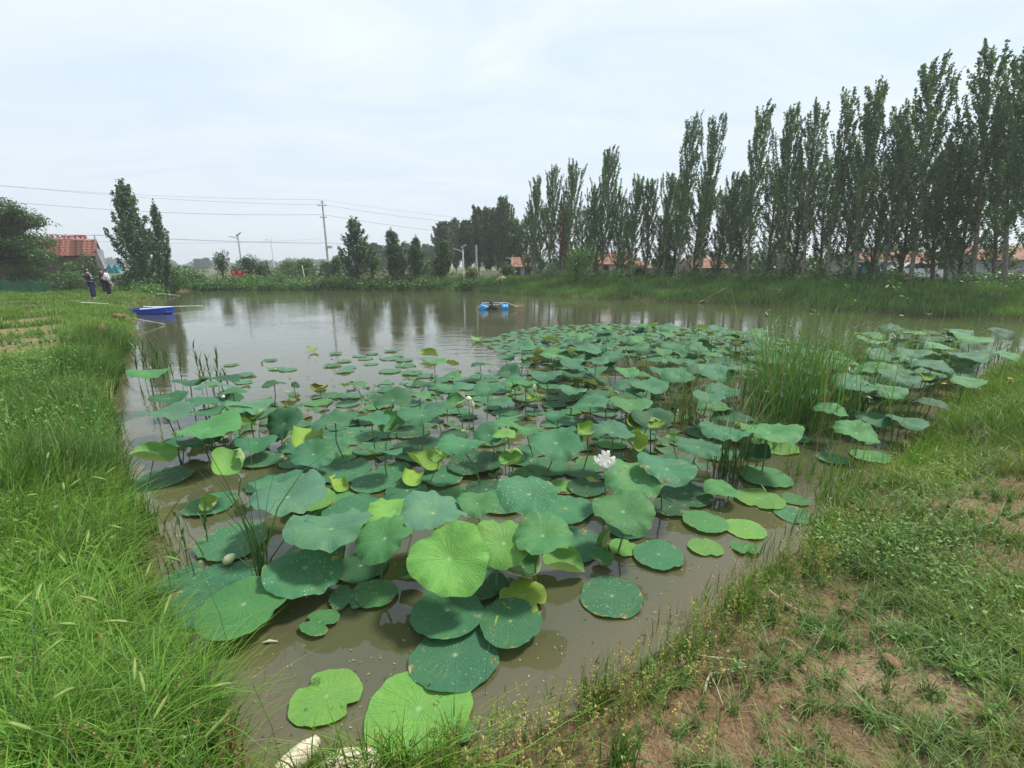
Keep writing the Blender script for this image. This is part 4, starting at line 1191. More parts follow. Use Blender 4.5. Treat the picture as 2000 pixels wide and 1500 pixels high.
def lamp(px, pt, Y, label, style, r=.06):
    top = PD(px, pt, Y); g = gz(top.x, Y); H = top.z - g
    o = thing('street_lamp', (top.x, Y, g), label, 'street lamp')
    mat = M_white if style != 'grey' else M_metal
    MB().tube([(0, 0, -.1), (0, 0, H)], [r * 1.2, r * .8], 8).obj('post', mat, o)
    if style == 'turbine':
        MB().tube([(0, 0, H - .25), (-.35, 0, H - .05)], .025, 5).obj('arm', mat, o)
        MB().box((-.5, 0, H - .03), (.4, .14, .06)).obj('lamp_head', M_metal, o)
        MB().tube([(0, 0, H), (.25, 0, H + .35)], .02, 4).obj('blade', mat, o)
    else:
        sx = -1
        MB().tube([(0, 0, H - .45), (sx * .35, 0, H - .2)], .03, 5).obj('arm', mat, o)
        MB().box((sx * .62, 0, H - .15), (.6, .22, .08), Matrix.Rotation(R(12), 3, 'Y')).obj('lamp_head', M_metal, o)
        q = MB().box((.1, 0, H + .13), (.62, .45, .05), Matrix.Rotation(R(-28), 3, 'Y') @ Matrix.Rotation(R(30), 3, 'X')).obj('solar_panel', M_panel, o)
        MB().tube([(0, 0, H - .05), (.1, 0, H + .12)], .03, 5).obj('bracket', mat, q)
lamp(464, 460, 51, 'grey solar street lamp with bluish panel behind the red tarpaulin', 'grey', .08)
lamp(529, 468, 60, 'thin white lamp post with a small spiky top beyond the far shore', 'turbine', .055)
lamp(904, 484, 46, 'white solar street lamp left of the bare concrete post', 'white', .07)
lamp(1000, 503, 52, 'small grey street lamp before the orange-red roof', 'turbine', .045)

def wire(a, b, sag, label, r=.012):
    a, b = Vector(a), Vector(b); pts = []
    for i in range(17):
        t = i / 16; q = a.lerp(b, t); q.z -= sag * 4 * t * (1 - t); pts.append(q)
    o = MB().tube([p - a for p in pts], r, 4, cap=False).obj('overhead_wire', M_wire, None, a)
    tag(o, label, 'wire', 'overhead wires')
Yp = 58
wire(PD(-160, 350, 50), PD(627, 390, Yp), .45, 'topmost overhead wire left of the tall utility pole', .011)
wire(PD(-160, 344, 50), PD(625, 400, Yp), .55, 'second overhead wire left of the tall utility pole', .013)
wire(PD(-160, 375, 52), PD(628, 419, Yp), .75, 'third overhead wire left of the tall utility pole', .018)
wire(PD(631, 390, Yp), PD(1018, 436, 60), .25, 'topmost thin wire between the two utility poles', .010)
wire(PD(634, 400, Yp), PD(1018, 444, 60), .35, 'double wire below the topmost between the utility poles', .014)
wire(PD(631, 419, Yp), PD(1012, 462, 60), .4, 'third wire running right from the tall utility pole', .016)
wire(PD(185, 459, 43.4), PD(629, 475, Yp), .15, 'dark cable from the tiled house to the tall utility pole', .022)
wire(PD(629, 474, Yp), PD(1040, 486, 60), .2, 'dark cable continuing right of the tall pole past the lamp', .020)
wire(PD(-60, 470, 42), PD(185, 459, 43.4), .06, 'cable above the ridge of the tiled house', .018)
wire(PD(186, 472, 43.4), PD(629, 466, Yp), .3, 'thin lower wire between the tiled house and the pole', .009)

# ------------------------------------------------------------------ people
def skin(name, joints, edges, radii, mat, parent, sub=2):
    me = bpy.data.meshes.new(name); me.from_pydata([tuple(j) for j in joints], edges, []); me.update()
    o = bpy.data.objects.new(name + '_tmp', me); C.objects.link(o)
    sk = o.modifiers.new('skin', 'SKIN')
    if not me.skin_vertices: me.attributes  # layer is made by the modifier
    lay = me.skin_vertices[0].data if me.skin_vertices else None
    if lay is None:
        return None
    for i, r in enumerate(radii):
        lay[i].radius = r if hasattr(r, '__len__') else (r, r)
    lay[0].use_root = True
    sk.use_smooth_shade = True
    ss = o.modifiers.new('ss', 'SUBSURF'); ss.levels = sub; ss.render_levels = sub
    dg = bpy.context.evaluated_depsgraph_get(); dg.update()
    m2 = bpy.data.meshes.new_from_object(o.evaluated_get(dg))
    bpy.data.objects.remove(o)
    m2.materials.clear(); m2.materials.append(mat)
    return link(name, m2, parent)
def ensure_skin(me): pass

def person(x, y, g, Ht, label, shirt, trousers, facing, armL, armR, lean=0.0, head_tilt=0.0, bald=False, belly=.0, white_marks=False):
    """facing: 0 looks along +X. joints in metres for a 1.72 m figure. armL (far side) / armR (camera side): 'down', 'hip', 'front'"""
    o = thing('person', (x, y, g), label, 'person', None, facing)
    k = Ht / 1.72
    hip = Vector((0, 0, .92)); ch = Vector((.02 + lean * .3, 0, 1.22)); nk = Vector((.0 + lean * .55, 0, 1.47)); hd = Vector((.03 + lean * .6 + head_tilt * .06, 0, 1.60 - head_tilt * .015))
    J = []; E = []; Rr = []
    def j(p, r, par=None):
        J.append(Vector(p) * k); Rr.append((r[0] * k, r[1] * k) if hasattr(r, '__len__') else (r * k, r * k))
        if par is not None: E.append((par, len(J) - 1))
        return len(J) - 1
    a = j(hip, (.10, .13)); b = j(ch, (.10, .13), a); c = j((nk.x - .01, 0, 1.36), (.07, .11), b); d = j(nk, .055, c)
    e = j((hd.x - .01, 0, 1.535), (.06, .055), d); e2 = j(hd, (.095, .078), e); j((hd.x - .005, 0, 1.67 - head_tilt * .02), (.075, .062), e2)
    legs = {}
    for s in (-1, 1):
        h = j((0, s * .09, .86), .095, a); kn = j((.02 + s * .03, s * .10, .48), .062, h); an = j((-.01 + s * .04, s * .105, .09), .042, kn)
        t = j((.12 + s * .04, s * .12, .035), (.035, .045), an); legs[s] = (h, kn, an, t)
    arms = {}
    for s, pose in ((1, armL), (-1, armR)):
        sh = j((nk.x - .01, s * .19, 1.38), .055, c)
        if pose == 'down': el = (nk.x - .02, s * .235, 1.10); wr = (nk.x + .10, s * .22, .87); hn = (nk.x + .14, s * .21, .79)
        elif pose == 'hip': el = (nk.x - .26, s * .25, 1.14); wr = (nk.x - .13, s * .14, .98); hn = (nk.x - .10, s * .06, .98)
        else: el = (nk.x + .0, s * .24, 1.10); wr = (nk.x + .17, s * .13, .92); hn = (nk.x + .22, s * .08, .89)
        e_ = j(el, .040, sh); w_ = j(wr, .028, e_); h_ = j(hn, (.018, .036), w_); arms[s] = (sh, e_, w_, h_)
        hv = (Vector(hn) - Vector(wr)).normalized()
        for q in range(4):
            f = j(Vector(hn) + hv * (.075 - .008 * abs(q - 1.5)) + Vector((.018 * (q - 1.5), .006 * s, 0)), .009, h_)
        j(Vector(wr) + hv * .06 + Vector((.04, 0, .0)), .010, w_)
    skin('body', J, E, Rr, M_skin, o)
    # clothes: the same joints, fuller
    def sub(idx, pairs, extra, name, mat):
        mp = {q: i for i, q in enumerate(idx)}
        return skin(name, [J[q] for q in idx], [(mp[x_], mp[y_]) for x_, y_ in pairs], [(Rr[q][0] + extra, Rr[q][1] + extra) for q in idx], mat, o)
    L, Rg = legs[1], legs[-1]
    Jt = [J[a], J[L[0]], J[L[1]], J[L[2]], J[Rg[0]], J[Rg[1]], J[Rg[2]]]
    skin('trousers', Jt, [(0, 1), (1, 2), (2, 3), (0, 4), (4, 5), (5, 6)], [(.145, .175), .125, .098, .082, .125, .098, .082], trousers, o)
    sa, sb = arms[1], arms[-1]
    def halfway(p, q, t=.85): return J[p].lerp(J[q], t)
    Js = [J[a] + Vector((0, 0, -.02)), J[b] + Vector((belly * .4, 0, -.02)), J[c], J[sa[0]], halfway(sa[0], sa[1]), J[sb[0]], halfway(sb[0], sb[1]), J[d] + Vector((0, 0, -.05))]
    skin('shirt', Js, [(0, 1), (1, 2), (2, 3), (3, 4), (2, 5), (5, 6), (2, 7)], [(.145 + belly * .4, .18), (.15 + belly, .185), (.115, .165), .080, .070, .080, .070, .070], shirt, o)
    if white_marks:
        for (dx, dz, w_, h_) in ((.11, .1, .05, .12), (.12, -.05, .06, .06), (.06, .16, .06, .05)):
            MB().box((ch.x + dx - .02, -.165, 1.22 + dz), (w_, .02, h_)).obj('shirt_print', M_white, o)
    for s in (-1, 1):
        q = legs[s]
        MB().box((.05 + s * .04, s * .11, .04), (.27, .10, .08), None, .8).obj('shoe', M_shoe if bald else M_trous, o)
    # face: nose, ears, eyes, mouth
    hx, hz = hd.x, hd.z
    f = MB(); f.add([(hx + .088, -.012, hz + .012), (hx + .088, .012, hz + .012), (hx + .115, 0, hz - .02), (hx + .088, 0, hz - .032)], [(0, 1, 2), (0, 2, 3), (1, 3, 2)])
    for s in (-1, 1): f.lathe((hx - .005, s * .079, hz - .005), [(0, -.012), (.02, -.008), (.028, 0), (.02, .008), (0, .012)], 8, 'Y')
    f.obj('face', M_skin, o)
    g_ = MB()
    for s in (-1, 1): g_.box((hx + .086, s * .03, hz + .012), (.012, .022, .010))
    g_.box((hx + .088, 0, hz - .055), (.012, .04, .006)); g_.obj('features', M_hair, o)
    # hair cap
    v = []; fs = []; n = 14
    z0 = -.01 if bald else .0
    for i in range(6):
        th = math.pi / 2 * i / 5
        for q in range(n):
            aa = 2 * math.pi * q / n
            front = max(0, math.cos(aa)); rr = 1.10
            zz = hz + .035 + .088 * math.sin(th) - (1 - math.sin(th)) * (.075 * (1 - front) - .0 * front)
            v.append((hx - .012 + .100 * rr * math.cos(th) * math.cos(aa) - (.02 * front if i == 0 else 0), .082 * rr * math.cos(th) * math.sin(aa), zz))
    rng_ = range(0, 3) if bald else range(5)
    for i in rng_:
        for q in range(n):
            fs.append((i * n + q, i * n + (q + 1) % n, (i + 1) * n + (q + 1) % n, (i + 1) * n + q))
    MB().add(v, fs, True).obj('hair', M_hair, o)
    return o
def stand(px, py):
    w = P(px, py, .28); return w.x, w.y, gz(w.x, w.y)
for (px, py, H, lab, sh, tr, fc, aL, aR, ln, ht, bd, bl, wm) in [
    (184, 583, 1.76, 'balding person in a navy polo shirt standing hands on hips on the bank', M_navy, M_navy, R(40), 'hip', 'hip', -.10, 0, True, .03, True),
    (214, 577, 1.72, 'person in a white short-sleeved shirt and black trousers looking down at the water', M_wshirt, M_trous, R(38), 'down', 'down', .06, 1.0, False, .06, False),
    (206, 573, 1.72, 'person in a dark purple shirt mostly hidden behind the white-shirted one', M_purple, M_trous, R(44), 'down', 'down', .02, .3, False, .0, False)]:
    x, y, g = stand(px, py)
    person(x, y, g - .02, H, lab, sh, tr, fc, aL, aR, ln, ht, bd, bl, wm)

# ------------------------------------------------------------------ boat and the poles in it
bw = P(288, 615, 0.0)
boat = _b = thing('rowing_boat', (bw.x, bw.y + .45, 0), 'small blue plastic boat moored at the left bank', 'boat', None, R(-4))
def hull(sx, inset, z0, zt):
    """cross sections along X from stern to raked bow"""
    st = []
    for t in np.linspace(0, 1, 11):
        x = -1.25 + 2.0 * t
        w = .52 * (1 - .50 * max(0, (t - .62) / .38) ** 2) - inset
        b = z0 + .17 * max(0, (t - .7) / .3) ** 1.6
        top = zt + .07 * max(0, (t - .5) / .5) ** 2
        st.append([(x, -w, top), (x, -w * .94, b + .10), (x, -w * .80, b), (x, w * .80, b), (x, w * .94, b + .10), (x, w, top)])
    return st
st = hull(1, 0, -.10, .21); si = hull(1, .06, -.03, .212)
m = MB()
def skinst(st, flip):
    v = [p for s in st for p in s]; f = []
    for i in range(len(st) - 1):
        for q in range(5):
            a = i * 6 + q; w = (a, a + 1, a + 7, a + 6); f.append(tuple(reversed(w)) if flip else w)
    f.append(tuple(range(6)) if flip else tuple(reversed(range(6)))); e = (len(st) - 1) * 6; f.append(tuple(reversed(range(e, e + 6))) if flip else tuple(range(e, e + 6)))
    m.add(v, f)
skinst(st, True); skinst(si, False)
v = []; f = []
for i in range(11):
    v += [st[i][0], si[i][0], st[i][5], si[i][5]]
for i in range(10):
    f += [(4 * i, 4 * i + 4, 4 * i + 5, 4 * i + 1), (4 * i + 2, 4 * i + 3, 4 * i + 7, 4 * i + 6)]
m.add(v, f); m.obj('hull', M_blue, boat)
m = MB()
for s in (0, 5): m.tube([Vector(q[s]) + Vector((0, 0, .01)) for q in st], .028, 6)
m.obj('gunwale', M_blue, boat)
MB().box((-.5, 0, .14), (.28, .9, .04)).obj('thwart', M_blue, boat); MB().box((.25, 0, .15), (.28, .86, .04)).obj('thwart', M_blue, boat)
MB().box((.66, 0, .23), (.16, .44, .05)).obj('bow_deck', M_blue, boat)
def rod(a, b, r, mat, name, label, cat, sides=6):
    a = Vector(a); b = Vector(b)
    return tag(MB().tube([(0, 0, 0), (b - a) * .5, b - a], [r, r * .9, r * .75], sides).obj(name, mat, None, a), label, cat)
B = lambda x, y, z: boat.matrix_basis @ Vector((x, y, z))
rod(B(-.95, .50, .27), B(.6, .40, .28), .032, M_white, 'white_pole', 'long white pole lying along the far side of the blue boat', 'pole')
rod(B(-.25, -.48, .25), B(.6, .3, .30), .028, M_white, 'white_pole', 'shorter white pole laid slantwise across the blue boat', 'pole')
a = B(1.05, .3, .36)
rod(P(300, 600, .2), P(396, 597, .12), .022, M_bamboo, 'bamboo_pole', 'pale bamboo pole reaching from behind the boat over the water', 'pole')
a = P(158, 591, .42); b = P(212, 593.5, .34); rod(a, b, .035, M_bamboo, 'bamboo_pole', 'pale pole lying on the grass in front of the balding person', 'pole')
rod(P(307, 573, .3), P(352, 577, .02), .016, M_bamboo, 'fishing_rod', 'thin rod reaching over the far left corner of the water', 'rod')
rod(P(262, 622, .3), P(322, 633, .03), .014, M_bamboo, 'fishing_rod', 'thin rod over the water in front of the blue boat', 'rod')
rod(P(1365, 591, .05), P(1418, 562, .8), .03, M_stick, 'bare_branch', 'bare pale branch leaning from the water onto the far right bank', 'branch')
rod(PD(590, 518, 46), P(597, 552, .6), .03, M_bamboo, 'bare_branch', 'thin pale stake leaning on the far shore below the hedge', 'stake')

# ------------------------------------------------------------------ floating aerator
aw = P(960, 605, 0)
aer = thing('pond_aerator', (aw.x, aw.y, 0), 'floating aerator with bright blue drums and a dark motor on the pond', 'aerator')
s_ = aw.y / FPX * 1.02
def drum(x, y, L, r, ax='Y', tilt=0):
    prof = [(0, -L / 2), (r * .7, -L / 2), (r, -L * .42), (r, -L * .1), (r * .96, -L * .08), (r * .96, L * .08), (r, L * .1), (r, L * .42), (r * .7, L / 2), (0, L / 2)]
    o = MB().lathe((0, 0, 0), prof, 16, ax).obj('float_drum', M_cyan, aer, (x, y, r * .52)); o.rotation_euler = (0, tilt, R(12)); return o
drum(-17 * s_, 0, .5, .17, 'Y'); drum(-9 * s_, .1, .42, .13, 'X', R(12)); drum(25 * s_, .1, .34, .15, 'X'); drum(25 * s_, .6, .34, .15, 'X')
MB().tube([(-30 * s_, 0, .02), (-18 * s_, -.1, .3), (-3 * s_, -.1, .25), (12 * s_, 0, .24), (26 * s_, .0, .36), (50 * s_, .1, .14)], .022, 6).obj('frame_rod', M_bamboo, aer)
MB().tube([(-20 * s_, .5, .3), (26 * s_, .6, .3)], .02, 6).obj('frame_rod', M_metal, aer)
m = MB(); m.lathe((0, 0, .12), [(0, 0), (.13, 0), (.14, .04), (.11, .06), (.11, .26), (.07, .30), (.03, .32), (.03, .40), (0, .41)], 12)
m.obj('motor', M_black, aer)
m = MB()
for i in range(6):
    th = i * math.pi / 3; m.box((math.cos(th) * .2, math.sin(th) * .2, .06), (.2, .03, .1), Matrix.Rotation(th, 3, 'Z'))
m.obj('impeller', M_black, aer)

# ------------------------------------------------------------------ lotus
def lotus_mesh(seed, kind, nr=8, na=40):
    rd = random.Random(seed)
    ph = [rd.uniform(0, 6.28) for _ in range(8)]
    V = [(0, 0, 0)]; UV = [(0, 0)]
    notch = [rd.uniform(0, 6.28)]
    notch.append(notch[0] + math.pi + rd.uniform(-.3, .3))
    nd = {'N': (.30, .26), 'F': (.08, .05), 'R': (.06, .05), 'C': (.1, .1), 'K': (.05, .05), 'T': (.55, .6)}[kind]
    for i in range(1, nr + 1):
        r = (i / nr) ** .9
        for j in range(na):
            a = 2 * math.pi * j / na
            out = 1 + .035 * math.sin(2 * a + ph[0]) + .03 * math.sin(3 * a + ph[1]) + .014 * math.sin(7 * a + ph[2]) + .010 * math.sin(13 * a + ph[3])
            for q in (0, 1):
                da = (a - notch[q] + math.pi) % (2 * math.pi) - math.pi
                out *= 1 - nd[q] * math.exp(-(da / (.16 if kind != 'T' else .2)) ** 2)
            if kind == 'T': out += .03 * math.sin(19 * a + ph[4]) + .025 * math.sin(29 * a + ph[5])
            rr = r * (1 + (out - 1) * r ** 1.3)
            x, y = rr * math.cos(a), rr * math.sin(a)
            if kind in 'FNT':
                z = .012 * r * math.sin(3 * a + ph[4]) + .018 * r ** 3 * math.sin(5 * a + ph[5]) + .012 * r ** 4 * math.sin(17 * a + ph[7]) - .004
                z += .035 * max(0, r - .85) / .15 * max(0, math.sin(2 * a + ph[6])) ** 3
                z += .006 * math.sin(21 * a) * r * (1 - r) * 2
            elif kind == 'R':
                z = .30 * math.sin(min(1.0, r * 1.15) * math.pi / 2) ** 1.25 * .8 * (.80 + .2 * math.sin(a + ph[0])) - .10 * r ** 4
                z += .15 * r ** 2 * math.sin(2 * a + ph[4]) + .06 * r ** 3 * math.sin(4 * a + ph[5]) + .042 * r ** 4 * math.sin(11 * a + ph[6]) * (1 + .6 * math.sin(3 * a + ph[0])) + .020 * r ** 6 * math.sin(19 * a + ph[7])
                z += .004 * math.sin(21 * a) * math.sin(math.pi * r)
            elif kind == 'C':
                sd = max(0, math.sin(a + ph[6])) ** .7 + .8 * max(0, math.sin(2 * a + ph[4])) ** 2
                z = .52 * r ** 1.7 + .22 * r ** 2 * math.sin(2 * a + ph[4]) + .07 * r ** 3 * math.sin(5 * a + ph[5])
                k = 1 - .18 * r ** 2.5 - .34 * sd * r ** 5
                z -= .20 * sd * r ** 9
                x *= k; y *= k
            else:   # K: margins rolled in along one axis
                kk = 2.5 + .5 * rd.random() * 0 + .3 * math.sin(ph[2])
                s = x
                t0 = .16
                if abs(s) > t0:
                    u = (abs(s) - t0) * kk
                    xx = t0 + math.sin(u) / kk; z = (1 - math.cos(u)) / kk
                    x = math.copysign(xx, s)
                else: z = 0
                z += .10 * y * y + .03 * math.sin(4 * y + ph[3])
            V.append((x, y, z)); UV.append((r * math.cos(a), r * math.sin(a)))
    F = []
    for j in range(na): F.append((0, 1 + j, 1 + (j + 1) % na, 1 + (j + 1) % na))
    T = [(0, 1 + j, 1 + (j + 1) % na) for j in range(na)]
    for i in range(nr - 1):
        for j in range(na):
            a = 1 + i * na + j; b = 1 + i * na + (j + 1) % na
            T += [(a, a + na, b + na), (a, b + na, b)]
    return np_mesh('blade', np.array(V), np.array(T), M_lotus, uv=np.array(UV), smooth=True)

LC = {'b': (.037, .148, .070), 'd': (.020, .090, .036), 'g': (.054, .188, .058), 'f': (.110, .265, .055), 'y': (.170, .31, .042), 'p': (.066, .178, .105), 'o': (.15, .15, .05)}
LNAME = {'b': 'blue-green', 'd': 'dark green', 'g': 'mid-green', 'f': 'fresh light green', 'y': 'yellow-green', 'p': 'pale grey-green', 'o': 'withered olive'}
VAR = {k: [lotus_mesh(100 * i + 7, k, 6, 26) for i in range(n)] for k, n in (('F', 8), ('R', 9), ('C', 4), ('K', 4), ('N', 3), ('T', 3))}
VARH = {}
LEAVES = []
ztick = [0]
def lotus(px, py, w, kind, z, tilt, az, col, spots, label=None, hi=False, rz=None, world=None, diam=None, name='lotus_leaf', aspect=1.0):
    hub = P(px, py, max(z, .01)) if world is None else Vector(world)
    d = hub.y * CP + (CAMH - hub.z) * SP
    D_ = w / FPX * d if diam is None else diam
    if hi:
        me = lotus_mesh(int(px * 7 + py), kind, 11, 56)
    else:
        me = random.choice(VAR[kind])
    th = R(az); dirv = Vector((math.sin(th), -math.cos(th), 0))
    axis_ = Vector((0, 0, 1)).cross(dirv)
    rot = Matrix.Rotation(R(tilt), 4, axis_) @ Matrix.Rotation(random.uniform(0, 6.28) if rz is None else R(rz), 4, 'Z')
    cvar = .85 + .3 * random.random()
    c = [q * cvar * random.uniform(.95, 1.05) for q in LC[col]] + [spots]
    sc_ = D_ / 2 * {'C': 1.12, 'K': 1.45}.get(kind, 1.0)
    if z < .08:
        ztick[0] = (ztick[0] + 1) % 7
        o = link(name, me, None, (hub.x, hub.y, .012 + ztick[0] * .003 + (z if z > .03 else 0)))
        o.matrix_basis = Matrix.Translation(o.location) @ rot @ Matrix.Diagonal((sc_, sc_ * aspect, sc_, 1)); o.color = c
        o.name = 'lotus_pad'; tag(o, None, 'lotus pad')
    else:
        bx, by = hub.x + random.gauss(0, .05), hub.y + random.gauss(0, .05)
        o = thing(name, (bx, by, 0), 'x', 'lotus leaf')
        b = link('leaf_blade', me, o); b.color = c
        b.matrix_basis = Matrix.Translation(hub - o.location) @ rot @ Matrix.Diagonal((sc_, sc_ * aspect, sc_, 1))
        h = hub - o.location; nrm = (rot @ Vector((0, 0, 1)))
        mid = Vector((h.x * .35 + random.gauss(0, .015), h.y * .35 + random.gauss(0, .015), h.z * .5))
        rr = .0045 if D_ < .3 else .0065
        MB().tube([(0, 0, -.25), (0, 0, 0), mid, h - nrm * .05, h - nrm * .002], [rr * 1.15, rr * 1.1, rr, rr * .95, rr * 1.2], 6, cap=False).obj('stalk', M_stalk if col not in 'do' else M_stalk_d, o)
    LEAVES.append(dict(o=o, px=px if world is None else proj(*hub)[0], py=py if world is None else proj(*hub)[1], kind=kind, z=z, col=col, label=label, D=D_, spots=spots, hub=hub))
    return o

